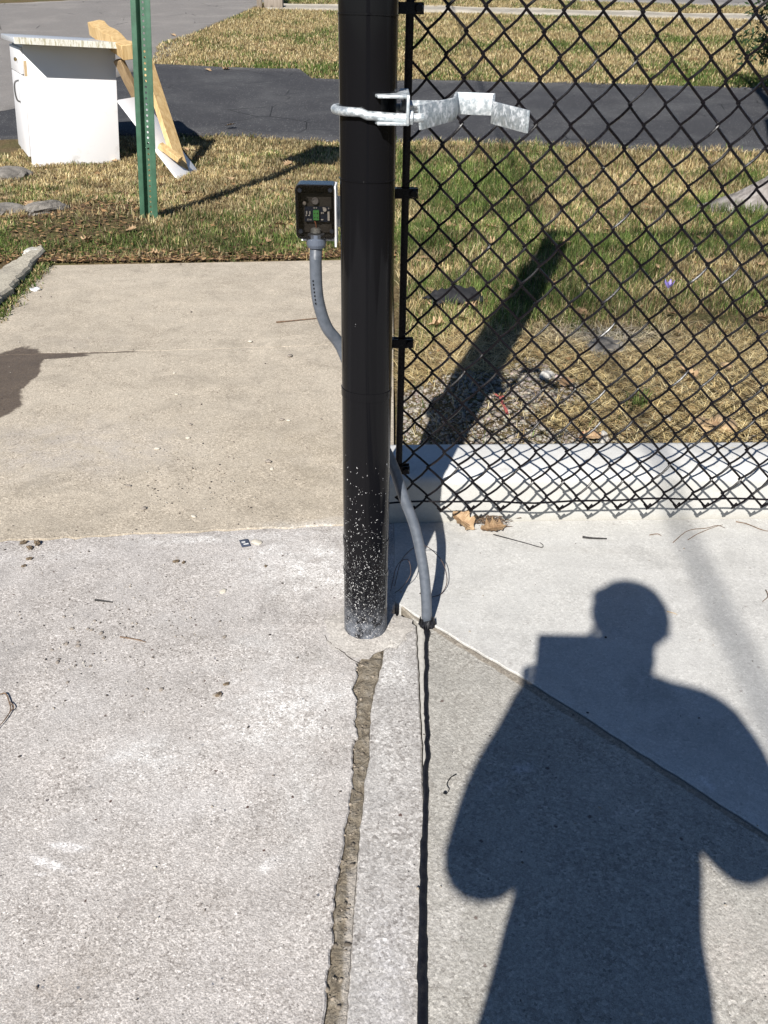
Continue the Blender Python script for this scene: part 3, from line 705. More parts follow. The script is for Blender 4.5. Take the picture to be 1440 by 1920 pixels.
M_chip = simple('white_component', (.6, .6, .58), .5)
yb2 = 1.816
ebox('back_plate', 566, 362, 622, 436, yb2+.004, .003, M_grey_in)
pcb = ebox('circuit_board', 571, 387, 619, 416, yb2-.004, .002, M_pcb)
tb = ebox('terminal_block', 587, 395, 598, 413, yb2-.012, .008, M_green, eye)
for (sx, sy) in ((590, 400), (595, 400), (590, 408), (595, 408)):
    c_ = atY(sx, sy, yb2-.0126)-eo; b = B(); b.lathe([(.0012, -.0003), (.0012, .0003)], tuple(c_), 10, 'y'); b.build('screw', M_grey_in, tb)
for q in ((574, 396, 576, 402), (580, 396, 582, 402), (602, 398, 604, 401), (605, 398, 607, 401), (614, 397, 618, 414), (573, 403, 575, 405), (578, 403, 581, 405), (602, 411, 606, 413), (588, 389, 590, 391), (592, 389, 594, 391), (605, 389, 608, 391), (615, 390, 617, 392)):
    ebox('component', *q, yb2-.0062, .002, M_chip, pcb)
c_ = atY(609, 393, yb2-.009)-eo; b = B(); b.lathe([(.0035, -.003), (.0035, .004)], tuple(c_), 14, 'y'); b.build('component', M_chip, pcb, smooth=False)
c_ = atY(591, 377, yb2)-eo; b = B(); b.lathe([(.0068, .003), (.0068, -.002), (.0055, -.003), (.0054, -.001)], tuple(c_), 20, 'y'); b.build('lens_ring', simple('grey_lens', (.25, .25, .26), .3), eye)
c_ = atY(571, 381, yb2)-eo; b = B(); b.lathe([(.0035, .003), (.0035, -.002), (.002, -.003)], tuple(c_), 14, 'y'); b.build('indicator', simple('grey_indicator', (.35, .33, .31), .4), eye)
c_ = atY(592, 432, yb2-.008)-eo; b = B(); b.lathe([(.006, -.005), (.0105, -.004), (.0105, .002), (.007, .005)], tuple(c_), 20); b.build('gland_nut', M_galv, eye, smooth=False)
b = B(); p0 = atY(590, 414, yb2-.01)-eo; p1 = atY(593, 428, yb2-.008)-eo; b.tube(spline([p0, (p0+p1)/2+np.array([.001, -.002, 0]), p1], 4), .0008, 5); b.build('lead', simple('copper_lead', (.5, .2, .1), .4), eye)
for (sx, sy) in ((562, 357), (619, 357), (564, 434), (622, 434)):
    c_ = atY(sx, sy, yfr-.003)-eo; b = B(); b.lathe([(.0042, .004), (.0042, -.001), (.003, -.0022), (.0012, -.0022)], tuple(c_), 14, 'y'); b.build('cover_screw', M_boxblack, eye, smooth=False)
tx = bpy.data.curves.new('mark', 'FONT'); tx.body = 'EMX'; tx.size = .0048; tx.align_x = 'CENTER'; tx.align_y = 'CENTER'; tx.shear = .2
to = bpy.data.objects.new('mark', tx); col.objects.link(to); dg = bpy.context.evaluated_depsgraph_get()
tm = bpy.data.meshes.new_from_object(to.evaluated_get(dg)); bpy.data.objects.remove(to)
tm.materials.clear(); tm.materials.append(M_chip); c_ = atY(580, 412, yb2-.0045)-eo
add('printed_mark', tm, pcb, c_, (math.pi/2, 0, 0))
# bracket
b = B(); A, Cc = atY(562, 340, 1.842), atY(634, 452, 1.842); m_ = (A+Cc)/2-eo
b.box((m_[0], m_[1], m_[2]), (abs(Cc[0]-A[0])/2, .0018, abs(A[2]-Cc[2])/2))
b.box((Cc[0]-eo[0]-.002, 1.816-eo[1], m_[2]), (.0016, .027, abs(A[2]-Cc[2])/2))
b.box((Cc[0]-eo[0]+.045, 1.842-eo[1]+.004, m_[2]), (.048, .0018, .03))
b.build('bracket', M_white_metal, eye)
b = B(); b.box((-.093-eo[0], 1.835-eo[1], m_[2]), (.02, .003, .012)); b.box((-.045-eo[0], 1.79-eo[1], m_[2]), (.012, .052, .006)); b.build('clamp_strap', M_galv, eye)
# conduit from the box, round behind the post and into the slab
t = NT('grey_conduit_plastic'); n1 = t.noise(60, 4)
c = t.mix(t.mapr(n1, .3, .7), (.075, .087, .105), (.105, .118, .14))
c = t.mix(t.mapr(t.noise(35, 6, .8), .6, .75, 0, .5), c, (.26, .27, .28))
M_cond = t.fin(c, .42, t.bump(n1, .2, .001))
cd_ = empty('flexible_conduit', (.107, 1.732, 0)); co_ = np.array([.107, 1.732, 0])
tag(cd_, 'grey flexible conduit looping from the sensor box behind the post into the slab', 'conduit')
kp = [atY(593, 462, 1.803), atY(592, 500, 1.803), atY(596, 560, 1.805), atY(612, 612, 1.812), atY(640, 652, 1.828), np.array([-.06, 1.83, .56]), np.array([-.02, 1.842, .46]), atY(737, 874, 1.835), atY(758, 935, 1.815), atY(778, 990, 1.795), atY(793, 1060, 1.765), atY(799, 1120, 1.742), atY(800, 1172, 1.732), np.array([.108, 1.73, -.04])]
path = spline(kp, 30); rad = [.0122+(.0005 if (i//1) % 2 else 0) for i in range(len(path))]
b = B(); b.tube([p_-co_ for p_ in path], rad, 18); b.build('tube', M_cond, cd_, smooth=True)
g0 = atY(593, 450, 1.803)-co_
b = B(); b.lathe([(.0125, -.016), (.017, -.014), (.0195, -.008), (.0195, .003), (.0165, .004), (.0165, .012), (.012, .012)], tuple(g0), 24); b.build('connector', simple('slate_connector_plastic', (.085, .10, .13), .45), cd_, smooth=False)
b = B(); r5 = random.Random(2)
for k in range(26):
    a = 2*math.pi*k/26; L_ = r5.uniform(.004, .012); h_ = r5.uniform(.006, .026); d_ = np.array([math.cos(a), math.sin(a), 0]); s_ = np.array([-math.sin(a), math.cos(a), 0])
    rr_ = .0128; p0 = d_*rr_; b.put([p0-s_*.004-np.array([0, 0, .002]), p0+s_*.004-np.array([0, 0, .002]), p0*1.02+d_*.003+s_*.003+np.array([0, 0, h_]), p0*1.02+d_*.002-s_*.003+np.array([0, 0, h_*.9]), d_*(rr_+L_)+np.array([0, 0, .003])], [(0, 1, 2, 3), (0, 4, 1), (1, 4, 2), (2, 4, 3), (3, 4, 0)])
b.build('sealant_smear', M_seal, cd_)
# printed marks down the upper tube
b = B()
for k in range(7):
    py_ = 527+k*7; P0 = atY(587+k*.8, py_, 1.8035-.0124); b.box(P0-co_, (.0012, .0006, .0016))
b.build('printed_marks', M_black, cd_)
# loose rusty wire by the conduit foot
M_rust = simple('rusty_wire', (.055, .035, .028), .7, var=.4)
b = B(); b.tube(spline([(.03, 1.89, .004), (.05, 1.95, .05), (.10, 1.98, .075), (.15, 1.95, .05), (.165, 1.90, .02), (.15, 1.86, .006), (.125, 1.845, .004)], 6), .0011, 6); o = b.build('loose_wire', M_rust, smooth=True); tag(o, 'thin rusty loop of wire curling beside the grey conduit', 'wire')
b = B(); b.tube(spline([(.02, 1.87, .004), (.035, 1.90, .06), (.062, 1.90, .08), (.07, 1.88, .05), (.05, 1.865, .02), (.03, 1.86, .004)], 6), .001, 6); o = b.build('loose_wire', M_rust, smooth=True); tag(o, 'small tangle of rusty wire tucked between post and conduit', 'wire')

# ------------------------------------------------------------------ green sign post
M_green_paint = simple('green_enamel', (.042, .105, .064), .5, var=.18, sc=14, bump=.25, bdist=.002)
sb = on(282, 409); sw = .062
spost = empty('sign_post', sb); lean = .076; spost.rotation_euler = (0, math.atan(lean), math.radians(-4))
tag(spost, 'green steel channel post with a row of holes standing in the grass', 'sign post')
HS = 2.5
def strip(name, p0, p1, th=.0035):
    (xa, ya), (xb, yb) = p0, p1; d = np.array([xb-xa, yb-ya]); d /= np.linalg.norm(d); n_ = np.array([-d[1], d[0]])*th/2
    b = B(); b.prism([(xa+n_[0], ya+n_[1]), (xb+n_[0], yb+n_[1]), (xb-n_[0], yb-n_[1]), (xa-n_[0], ya-n_[1])], -.25, HS); b.build(name, M_green_paint, spost, bevel=.001)
strip('flange', (-sw, -.030), (-sw+.032, -.030)); strip('side_wall', (-sw+.031, -.031), (-sw+.044, .016)); strip('side_wall', (sw-.044, .016), (sw-.031, -.031)); strip('flange', (sw-.032, -.030), (sw, -.030))
# web with real holes
b = B(); hw = sw-.043; pitch = .034; k = -6
z_ = -.25
V = []; Fc = []
while z_+pitch < HS:
    zc = z_+pitch/2; base = len(V); nh = 8; rh = .0075
    sq = [(hw, 0), (hw, pitch/2), (0, pitch/2), (-hw, pitch/2), (-hw, 0), (-hw, -pitch/2), (0, -pitch/2), (hw, -pitch/2)]
    for yy in (.0145, .0185):
        for q in range(nh): V.append((sq[q][0], yy, zc+sq[q][1]))
        for q in range(nh): a = 2*math.pi*q/nh; V.append((rh*math.cos(a), yy, zc+rh*math.sin(a)))
    for q in range(nh):
        q2 = (q+1) % nh
        Fc += [(base+q, base+q2, base+8+q2, base+8+q), (base+16+q2, base+16+q, base+24+q, base+24+q2), (base+8+q, base+8+q2, base+24+q2, base+24+q)]
    z_ += pitch
mk('web', V, Fc, M_green_paint, spost)
b = B(); b.box((0, -.034, 2.30), (.27, .0015, .36)); b.build('sign_plate', simple('sign_enamel', (.75, .75, .75), .4), spost)

# ------------------------------------------------------------------ discarded cabinet
t = NT('white_melamine'); n = t.noise(4, 6, .7); c = t.mix(t.mapr(n, .58, .74, 0, .45), (.74, .73, .73), (.42, .40, .37)); c = t.mix(t.mapr(t.noise(26, 5, .8), .68, .74, 0, .6), c, (.25, .22, .18)); M_mel = t.fin(c, .42, t.bump(n, .08, .002))
M_top = NT('speckled_laminate'); t = M_top; n = t.noise(160, 5, .7); c = t.mix(t.mapr(n, .35, .68), (.33, .34, .36), (.56, .57, .58)); M_top = t.fin(c, .35, t.bump(n, .1, .001))
t = NT('chipped_laminate_edge'); n = t.noise(30, 6, .75, t.xyz((2.5, 2.5, .5))); c = t.mix(t.mapr(n, .45, .6), (.62, .60, .54), (.36, .33, .22)); M_edge = t.fin(c, .6, t.bump(n, .4, .004))
M_chipb = simple('raw_chipboard', (.45, .33, .19), .8, sc=60)
P_bl, P_br = on(56, 314), on(217, 318); bk_ = on(38, 284)-P_bl; rz_ = math.atan2(bk_[1], bk_[0])-math.pi/2; cw = float((P_br-P_bl)[0]/math.cos(rz_))-.07
cab = empty('base_cabinet', (P_bl[0], P_bl[1], min(P_bl[2], P_br[2])-.01), rz_)
tag(cab, 'discarded white kitchen base cabinet with overhanging speckled countertop', 'cabinet')
CHh = .985; CD = .95
shear = Matrix.Identity(4); shear[0][2] = .05     # it leans a little to the right
b = B()
def cb(name, lo, hi, mat, par=cab, bevel=.003):
    b = B(); c_ = [(l+h_)/2 for l, h_ in zip(lo, hi)]; h2 = [(h_-l)/2 for l, h_ in zip(lo, hi)]; b.box(c_, h2)
    b.v = [(v_[0]+.085*v_[2], v_[1], v_[2]) for v_ in b.v]; return b.build(name, mat, par, bevel=bevel)
cb('side_panel', (.02, 0, -.03), (cw, .018, CHh), M_mel); cb('side_panel', (.02, CD-.018, -.03), (cw, CD, CHh), M_mel)
cb('back_panel', (cw-.014, .0185, 0), (cw-.002, CD-.0185, CHh), M_mel); cb('floor_panel', (.03, .0185, .09), (cw-.015, CD-.0185, .108), M_mel)
cb('toe_kick', (.07, .019, -.02), (.085, CD-.019, .089), M_mel); cb('top_rail', (.025, .019, CHh-.04), (.08, CD-.019, CHh-.002), M_mel)
door = cb('door', (-.004, .004, .10), (.018, CD-.004, CHh-.235), M_mel); dr = cb('drawer_front', (-.004, .004, CHh-.225), (.018, CD-.004, CHh-.02), M_mel)
cb('raw_patch', (.022, -.0012, CHh-.24), (.045, .0005, CHh-.12), M_chipb, bevel=0)
b = B(); b.tube(spline([(.062, .30, .70), (.02, .30, .68), (.008, .30, .61), (.015, .30, .54), (.045, .30, .52)], 6), .007, 8); b.build('handle', M_grey_in, door, smooth=True)
b = B(); b.lathe([(.006, .02), (.006, -.02), (.016, -.024), (.016, -.036), (.008, -.042)], (.085, .28, CHh-.12), 14, 'x'); b.build('knob', simple('brass_knob', (.3, .22, .1), .4, 1.0), dr, smooth=False)
# countertop: overhangs toward the viewer, sagging
tl = [atY(*q) for q in ()]
ct = B(); ov = .17
b = B(); b.box((cw*.5+.02, CD*.5-.11, CHh+.022), (cw*.5+.085, CD*.5+.16, .021)); b.v = [(v_[0]+.085*v_[2], v_[1], v_[2]-.035*(v_[0]/cw-.5)) for v_ in b.v]
o = b.build('countertop', M_top, cab, bevel=.006)
b = B(); b.box((cw*.5+.02, -.11-.161, CHh+.021), (cw*.5+.08, .0025, .0245)); b.v = [(v_[0]+.085*v_[2], v_[1], v_[2]-.035*(v_[0]/cw-.5)) for v_ in b.v]; b.build('edge_band', M_edge, o)

# ------------------------------------------------------------------ lumber and board leaning behind the cabinet
def wood(name, a, b_, axis=2):
    t = NT(name); sc = [9, 9, 9]; sc[axis] = .7
    n = t.noise(3.5, 6, .65, t.xyz(tuple(sc)), dist=.6); k = t.noise(6, 5, .6)
    c = t.mix(t.mapr(n, .32, .68), a, b_); c = t.mix(t.mapr(k, .6, .72, 0, .7), c, tuple(x_*.45 for x_ in a))
    return t.fin(c, .7, t.bump(n, .4, .006))
M_wood = wood('knotty_pine', (.42, .27, .11), (.60, .43, .21)); M_wood_shaded = wood('shaded_pine', (.22, .15, .08), (.34, .24, .13))  # second pine is a darkened copy: the countertop's shade painted into one leg
def plank(name, A, Bp, w, th, mat, par, twist=0.0, rough_end=False):
    A, Bp = np.array(A, float), np.array(Bp, float); d = Vector((Bp-A).tolist()); L = d.length; M_ = d.to_track_quat('Z', 'Y').to_matrix() @ Matrix.Rotation(twist, 3, 'Z')
    V = []; Fc = []; n = 10; r_ = random.Random(3)
    for i in range(n+1):
        z_ = L*i/n
        for x, y in ((-1, -1), (1, -1), (1, 1), (-1, 1)):
            e = r_.uniform(-.012, .012) if rough_end and i not in (0, n) and y > 0 else r_.uniform(-.0015, .0015)
            zz = z_+(r_.uniform(-.03, .03) if rough_end and i == 0 else 0)
            V.append(M_ @ Vector((x*w/2+e, y*th/2+e, zz)))
        if i:
            for q in range(4): Fc.append((4*i-4+q, 4*i-4+(q+1) % 4, 4*i+(q+1) % 4, 4*i+q))
    Fc += [(3, 2, 1, 0), tuple(4*n+q for q in range(4))]
    b = B(); b.put([np.array(v_)+A for v_ in V], Fc); o_ = b.build(name, mat, None, bevel=.004, seg=1)
    if par: o_.parent = par; o_.location = tuple(-np.array(par.location))
    return o_
yB = float(P_br[1])
tre = empty('wooden_trestle', on(349, 326))
tag(tre, 'broken trestle of rough knotty lumber propped beside the white cabinet', 'lumber')
topn = atY(243, 98, yB+.05); topf = atY(178, 52, yB+1.0)
plank('beam', topf, topn, .125, .115, M_wood, tre, .1, True)
g1 = on(345, 328); plank('leg', g1+np.array([0, 0, -.02]), atY(266, 90, yB+.30), .125, .05, M_wood, tre, .35)
g2 = on(318, 300); plank('leg', g2+np.array([0, 0, -.02]), atY(222, 112, yB+.28), .10, .05, M_wood_shaded, tre, .3)
plank('brace', atY(300, 272, g1[1]-.02), atY(338, 300, g1[1]-.08), .06, .045, M_wood, tre, .2)
bd = empty('white_board', on(332, 338)); tag(bd, 'thin white board leaning low against the side of the cabinet', 'board')
n0 = on(332, 339); n1_ = atY(219, 191, yB-.05); back = np.array([.09, .42, .0]); upn = np.array([.012, 0, .014])
V = [n0, n1_, n1_+back, n0+back]; V = [v_-n0 for v_ in V]; V = V+[v_+upn for v_ in V]
b = B(); b.put(V, [(3, 2, 1, 0), (4, 5, 6, 7), (0, 1, 5, 4), (1, 2, 6, 5), (2, 3, 7, 6), (3, 0, 4, 7)]); b.build('panel', M_mel, bd, bevel=.001)

# ------------------------------------------------------------------ person holding the tablet (stands at the camera; the shadow on the slab is theirs)
def tab(x, v_, w): return CAM+R0*x+U0*v_+FW*w
tabl = empty('tablet', tab(-.0445, -.08, -.014)); tabl.rotation_euler = (math.pi/2-PITCH, 0, 0)
tag(tabl, 'dark tablet held upright in both hands by the person casting the shadow', 'tablet')
M_tab = simple('dark_aluminium', (.06, .06, .065), .35, .6); M_scr = simple('dark_screen_glass', (.01, .01, .012), .08)
b = B(); b.prism(rrect(.0745, .10, .010), -.0032, .0032); b.build('case', M_tab, tabl, bevel=.001)
b = B(); b.prism(rrect(.067, .092, .004), .0033, .0037); b.build('screen', M_scr, tabl)
b = B(); b.lathe([(.005, -.0045), (.0055, -.0030)], (.0445, .08, 0), 20); b.build('lens', M_scr, tabl)
def skin(name, chains, mat, parent=None, sub=2, loc=(0, 0, 0)):
    """chains: list of lists of (x,y,z,rx,ry); a chain's first point may be ('@', index) joining an earlier vertex"""
    V, E_, Rr, roots = [], [], [], []
    for ch in chains:
        prev = None
        for k, q in enumerate(ch):
            if q[0] == '@': prev = q[1]; continue
            V.append(np.array(q[:3], float)-np.array(loc)); Rr.append((q[3], q[4] if len(q) > 4 else q[3]))
            if prev is None: roots.append(len(V)-1)
            else: E_.append((prev, len(V)-1))
            prev = len(V)-1
    me = bpy.data.meshes.new(name); me.from_pydata([tuple(map(float, v_)) for v_ in V], E_, []); me.update(); me.materials.append(mat)
    o_ = bpy.data.objects.new(name, me); col.objects.link(o_)
    md = o_.modifiers.new('skin', 'SKIN'); md.use_smooth_shade = True; md.branch_smoothing = .4
    lay = me.skin_vertices[0].data if me.skin_vertices else None
    if lay is None:
        with bpy.context.temp_override(object=o_, active_object=o_): bpy.ops.mesh.customdata_skin_add()
        lay = me.skin_vertices[0].data
    for i_, r_ in enumerate(Rr): lay[i_].radius = r_; lay[i_].use_root = i_ in roots
    s_ = o_.modifiers.new('sub', 'SUBSURF'); s_.levels = sub; s_.render_levels = sub
    if parent: o_.parent = parent
    return o_
t = NT('clothed_figure'); z = t.sep()[2]; n = t.noise(120, 4)
c = t.mix(t.math('GREATER_THAN', z, .93), (.035, .05, .09), (.10, .11, .12)); c = t.mix(t.math('GREATER_THAN', z, 1.425), c, (.45, .28, .2)); c = t.mix(t.math('LESS_THAN', z, .085), c, (.03, .025, .02))
c = t.mix(t.math('MULTIPLY', t.math('GREATER_THAN', t.sep()[1], .185), t.math('GREATER_THAN', z, .5)), c, (.45, .28, .2))
M_fig = t.fin(c, .8, t.bump(n, .3, .002))
per = empty('person', (.015, -.315, 0)); pl = (.015, -.315, 0)
tag(per, 'person in jacket and jeans photographing the post, casting the long shadow on the slab', 'person')
wL, wR = tab(-.150, -.125, -.065), tab(.061, -.125, -.065)
pL, pR = tab(-.140, -.095, -.035), tab(.051, -.095, -.035)
ch = [[(.012, -.315, .90, .18, .125), (.012, -.325, 1.0, .182, .12), (.01, -.335, 1.12, .185, .125), (.0, -.34, 1.25, .19, .125), (.0, -.34, 1.34, .125, .095), (.008, -.322, 1.425, .054, .058), (.012, -.295, 1.50, .07, .082), (.014, -.292, 1.565, .082, .098), (.014, -.298, 1.625, .062, .078)],
      [('@', 4), (.20, -.375, 1.372, .082, .078), (.245, -.345, 1.22, .082), (.262, -.30, 1.06, .072), (.17, -.20, 1.10, .055), (*wR, .028), (*pR, .026, .016)],
      [('@', 4), (-.185, -.355, 1.355, .082, .078), (-.200, -.345, 1.22, .092), (-.213, -.325, 1.045, .080), (-.185, -.20, 1.10, .058), (*wL, .028), (*pL, .026, .016)],
      [('@', 0), (.115, -.31, .80, .105, .105), (.125, -.30, .48, .065, .068), (.13, -.315, .10, .045, .05), (.14, -.25, .045, .045, .04), (.15, -.15, .035, .042, .033)],
      [('@', 0), (-.095, -.31, .80, .11, .105), (-.10, -.30, .48, .065, .068), (-.11, -.315, .10, .045, .05), (-.12, -.25, .045, .045, .04), (-.13, -.15, .035, .042, .033)]]
# fingers close round the tablet's sides, thumbs on its face
for sx in (-1, 1):
    f_ = lambda x: x if sx < 0 else -.089-x
    for v_, L_ in ((-.062, .030), (-.079, .036), (-.096, .034), (-.112, .026)):
        ch.append([(*tab(f_(-.139), v_-.012, -.034), .0085), (*tab(f_(-.141), v_-.004, -.014), .0085), (*tab(f_(-.132), v_, .001), .008), (*tab(f_(-.120+L_*.4), v_+.002, .003), .0075), (*tab(f_(-.120+L_), v_+.003, .0015), .0065)])
    ch.append([(*tab(f_(-.138), -.105, -.045), .0105), (*tab(f_(-.122), -.088, -.036), .0095), (*tab(f_(-.105), -.072, -.0275), .0085), (*tab(f_(-.092), -.062, -.0255), .007)])
ch += [[(.014, -.20, 1.545, .012, .014), (.014, -.182, 1.535, .011, .010)], [(.097, -.295, 1.545, .010, .020), (.104, -.30, 1.56, .008, .022)], [(-.069, -.295, 1.545, .010, .020), (-.076, -.30, 1.56, .008, .022)]]
body = skin('body', ch, M_fig, per, 2, pl)
M_cap = simple('dark_cap_cloth', (.03, .035, .05), .85, sc=200)
b = B(); b.lathe([(.092, 0), (.096, .02), (.092, .05), (.075, .082), (.045, .10), (.012, .106)], (.014-pl[0], -.295-pl[1], 1.578), 28)
b.v = [(x, (y-(-.295-pl[1]))*1.12+(-.295-pl[1]), z_) for x, y, z_ in b.v]; cap = b.build('cap', M_cap, per, smooth=True)
b = B(); pp = [(.075*math.cos(a), .075*math.sin(a)*.8+.05) for a in np.linspace(0, math.pi, 12)]; b.prism([(x+.014-pl[0], y-.255-pl[1]) for x, y in pp], 1.583, 1.588); b.build('brim', M_cap, cap)
for sx in (-1, 1):
    b = B(); b.lathe([(.001, -.011), (.008, -.008), (.011, 0), (.008, .008), (.001, .011)], (.014+sx*.03-pl[0], -.207-pl[1], 1.565), 14); b.build('eye', simple('eye_white', (.7, .7, .7), .2), per, smooth=True)
b = B(); b.tube([(.014-.024-pl[0], -.199-pl[1], 1.505), (.014-pl[0], -.194-pl[1], 1.503), (.014+.024-pl[0], -.199-pl[1], 1.505)], [.003, .006, .003], 8); b.build('lips', simple('lip_skin', (.4, .18, .15), .5), per, smooth=True)

# ------------------------------------------------------------------ overhead cable with its two poles (its blurred shadow crosses the slab)
hC = 6.2; T_e = math.tan(ELEV); sx_, sy_ = SUNDIR[0]/math.cos(ELEV), SUNDIR[1]/math.cos(ELEV)
c0 = np.array([.832-sx_*hC/T_e, 1.52-sy_*hC/T_e]); slope = .043
cxy = lambda Y: c0[0]+slope*(Y-c0[1])
pA, pB = -30.0, 46.0
cable = empty('overhead_cable', (cxy(pA), pA, float(gz(cxy(pA), pA)))); tag(cable, 'black overhead service cable whose blurred shadow crosses the pale slab', 'cable')
ca = np.array(cable.location)
pth = [(cxy(Y)-ca[0], Y-ca[1], hC-ca[2]+ (0.0009*(Y+6.5)**2 if Y < -6.5 else .00035*(Y+6.5)**2)) for Y in np.linspace(pA, pB, 60)]
b = B(); b.tube(pth, .016, 8); b.build('line', M_black, cable, smooth=True)
M_pole = wood('grey_pole_wood', (.16, .13, .10), (.24, .20, .16))
for Y, h_, lab in ((pA, pth[0][2]+ca[2], 'wooden utility pole carrying the cable at the sunny end'), (pB, pth[-1][2]+ca[2], 'wooden utility pole carrying the cable beyond the far street')):
    zb_ = float(gz(cxy(Y), Y)); pe = empty('utility_pole', (cxy(Y), Y, zb_)); tag(pe, lab, 'utility pole', 'poles of the overhead cable')
    b = B(); b.lathe([(.16, -.5), (.15, 0), (.11, h_-zb_+.5), (.02, h_-zb_+.52)], n=18); b.build('shaft', M_pole, pe, smooth=True)
    b = B(); b.box((0, -.14, h_-zb_+.2), (.9, .05, .06)); b.build('cross_arm', M_pole, pe, bevel=.01)
    b = B(); b.lathe([(.03, -.06), (.05, -.03), (.03, 0)], (0, -.14, h_-zb_+.02), 12); b.build('insulator', M_galv, pe, smooth=True)

# ------------------------------------------------------------------ vegetation
def vnoise(X, Y, sc, seed):
    r_ = np.random.default_rng(seed); Tt = r_.random((64, 64)); u_ = X*sc; w_ = Y*sc
    i = np.floor(u_).astype(int); j = np.floor(w_).astype(int); fu = u_-i; fw = w_-j; fu = fu*fu*(3-2*fu); fw = fw*fw*(3-2*fw)
    g_ = lambda a, b__: Tt[a % 64, b__ % 64]
    return (g_(i, j)*(1-fu)+g_(i+1, j)*fu)*(1-fw)+(g_(i, j+1)*(1-fu)+g_(i+1, j+1)*fu)*fw
def project(P):
    v_ = P-CAM; z_ = v_@FW; return 720+FPX*(v_@RT)/z_, 960-FPX*(v_@UP)/z_
def tinted(name, V, Fn, Fv, Cc, mat, label, cat='grass'):
    """V (n,3); Fn list of loop totals; Fv flat loop vertex indices; Cc (n,3)"""
    me = bpy.data.meshes.new(name); me.vertices.add(len(V)); me.vertices.foreach_set('co', V.astype(np.float32).ravel())
    me.loops.add(len(Fv)); me.loops.foreach_set('vertex_index', Fv.astype(np.int32)); me.polygons.add(len(Fn))
    st_ = np.r_[0, np.cumsum(Fn)[:-1]]; me.polygons.foreach_set('loop_start', st_.astype(np.int32)); me.polygons.foreach_set('loop_total', Fn.astype(np.int32))
    me.update(calc_edges=True); at_ = me.attributes.new('tint', 'FLOAT_COLOR', 'POINT')
    at_.data.foreach_set('color', np.c_[Cc, np.ones(len(Cc))].astype(np.float32).ravel()); me.materials.append(mat); me.validate()
    o_ = bpy.data.objects.new(name, me); col.objects.link(o_); tag(o_, label, cat, kind='stuff'); return o_
M_blade = attr_mat('grass_blades', .7, .3); M_litter = attr_mat('leaf_litter_scraps', .8, .15); M_gravel = attr_mat('gravel_stones', .85, 0.0)
def blades(X, Y, L, W, lean, C, zoff=0.0):
    n = len(X); a = rng.random(n)*2*np.pi; d = np.stack([np.cos(a), np.sin(a)], 1); s_ = np.stack([-d[:, 1], d[:, 0]], 1)
    z0 = gz(X, Y)-.004+zoff; hl = L*lean; vl = L*np.sqrt(np.clip(1-lean**2, .02, 1))
    Bc = np.stack([X, Y, z0], 1)
    mid = Bc+np.c_[d*(hl*.35)[:, None], vl*.62]; tip = Bc+np.c_[d*hl[:, None], vl*.95]
    w3 = np.c_[s_*(W/2)[:, None], np.zeros(n)]
    V = np.stack([Bc-w3, Bc+w3, mid+w3*.8, mid-w3*.8, tip], 1).reshape(-1, 3)
    k = np.arange(n)*5; Fv = np.stack([k, k+1, k+2, k+3, k+3, k+2, k+4], 1).ravel(); Fn = np.tile([4, 3], n)
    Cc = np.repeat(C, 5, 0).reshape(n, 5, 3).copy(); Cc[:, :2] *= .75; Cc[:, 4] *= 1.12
    return V, Fn, Fv, Cc.reshape(-1, 3)
def clump(X, Y): return np.clip(.55+.9*(vnoise(X, Y, 9, 41))*vnoise(X, Y, 3.7, 42)*1.6, .45, 1.25)[:, None]
def scatter(x0, x1, y0, y1, dens):
    n = int((x1-x0)*(y1-y0)*dens); X = rng.uniform(x0, x1, n); Y = rng.uniform(y0, y1, n)
    P = np.stack([X, Y, gz(X, Y)], 1); px, py = project(P); ok = (px > -330) & (px < 1770) & (py > -40) & (slab_in(X, Y) < -.015)
    return X[ok], Y[ok], px[ok], py[ok]
STRAW = np.array([[.50, .40, .20], [.40, .31, .15], [.60, .51, .30], [.29, .20, .10]]); GREEN = np.array([[.09, .145, .028], [.13, .185, .042], [.19, .23, .07], [.055, .10, .022]])
def colours(gr):
    n = len(gr); isg = rng.random(n) < gr
    c_ = np.where(isg[:, None], GREEN[rng.integers(0, 4, n)], STRAW[rng.integers(0, 4, n)])
    return c_*rng.uniform(.7, 1.35, (n, 1))
def edge_y(px, pts): return np.interp(px, [p_[0] for p_ in pts], [p_[1] for p_ in pts])
NEAR_DR = [(-330, 282), (0, 262), (215, 256), (480, 258), (634, 268), (900, 269), (1226, 283), (1440, 288), (1800, 300)]
FAR_DR = [(-330, 0), (292, 122), (480, 130), (560, 131), (584, 149), (768, 151), (1237, 163), (1440, 167), (1800, 176)]
ROAD_R = [(0, 292), (60, 372), (85, 330), (118, 292), (13, 480)]
# right lawn
X, Y, px, py = scatter(.06, 4.2, 2.45, 10.3, 9500)
keep = (py > edge_y(px, NEAR_DR)-2)
far_thin = rng.random(len(X)) < np.clip(1.25-(Y-4.5)*.13, .4, 1); keep &= far_thin
bare = sstep(3.55, 3.95, Y+.35*(vnoise(X, Y, 2.5, 2)-.5)); keep &= rng.random(len(X)) < np.clip(bare, .03, 1)
rg_ = on(850, 568); keep &= ~((((X-rg_[0])/.17)**2+((Y-rg_[1])/.10)**2 < 1) & (rng.random(len(X)) < .8))
dirt = (((X-1.55)/.28)**2+((Y-4.05)/.14)**2 < 1); keep &= ~(dirt & (rng.random(len(X)) < .85))
X, Y, px, py = X[keep], Y[keep], px[keep], py[keep]
gr = np.clip(.03+1.0*(vnoise(X, Y, 1.6, 5)-.30)+.55*(vnoise(X, Y, 6, 6)-.5)+.3*np.exp(-((Y-4.4)/.7)**2)-.25*sstep(7.5, 9.5, Y), .04, .92)
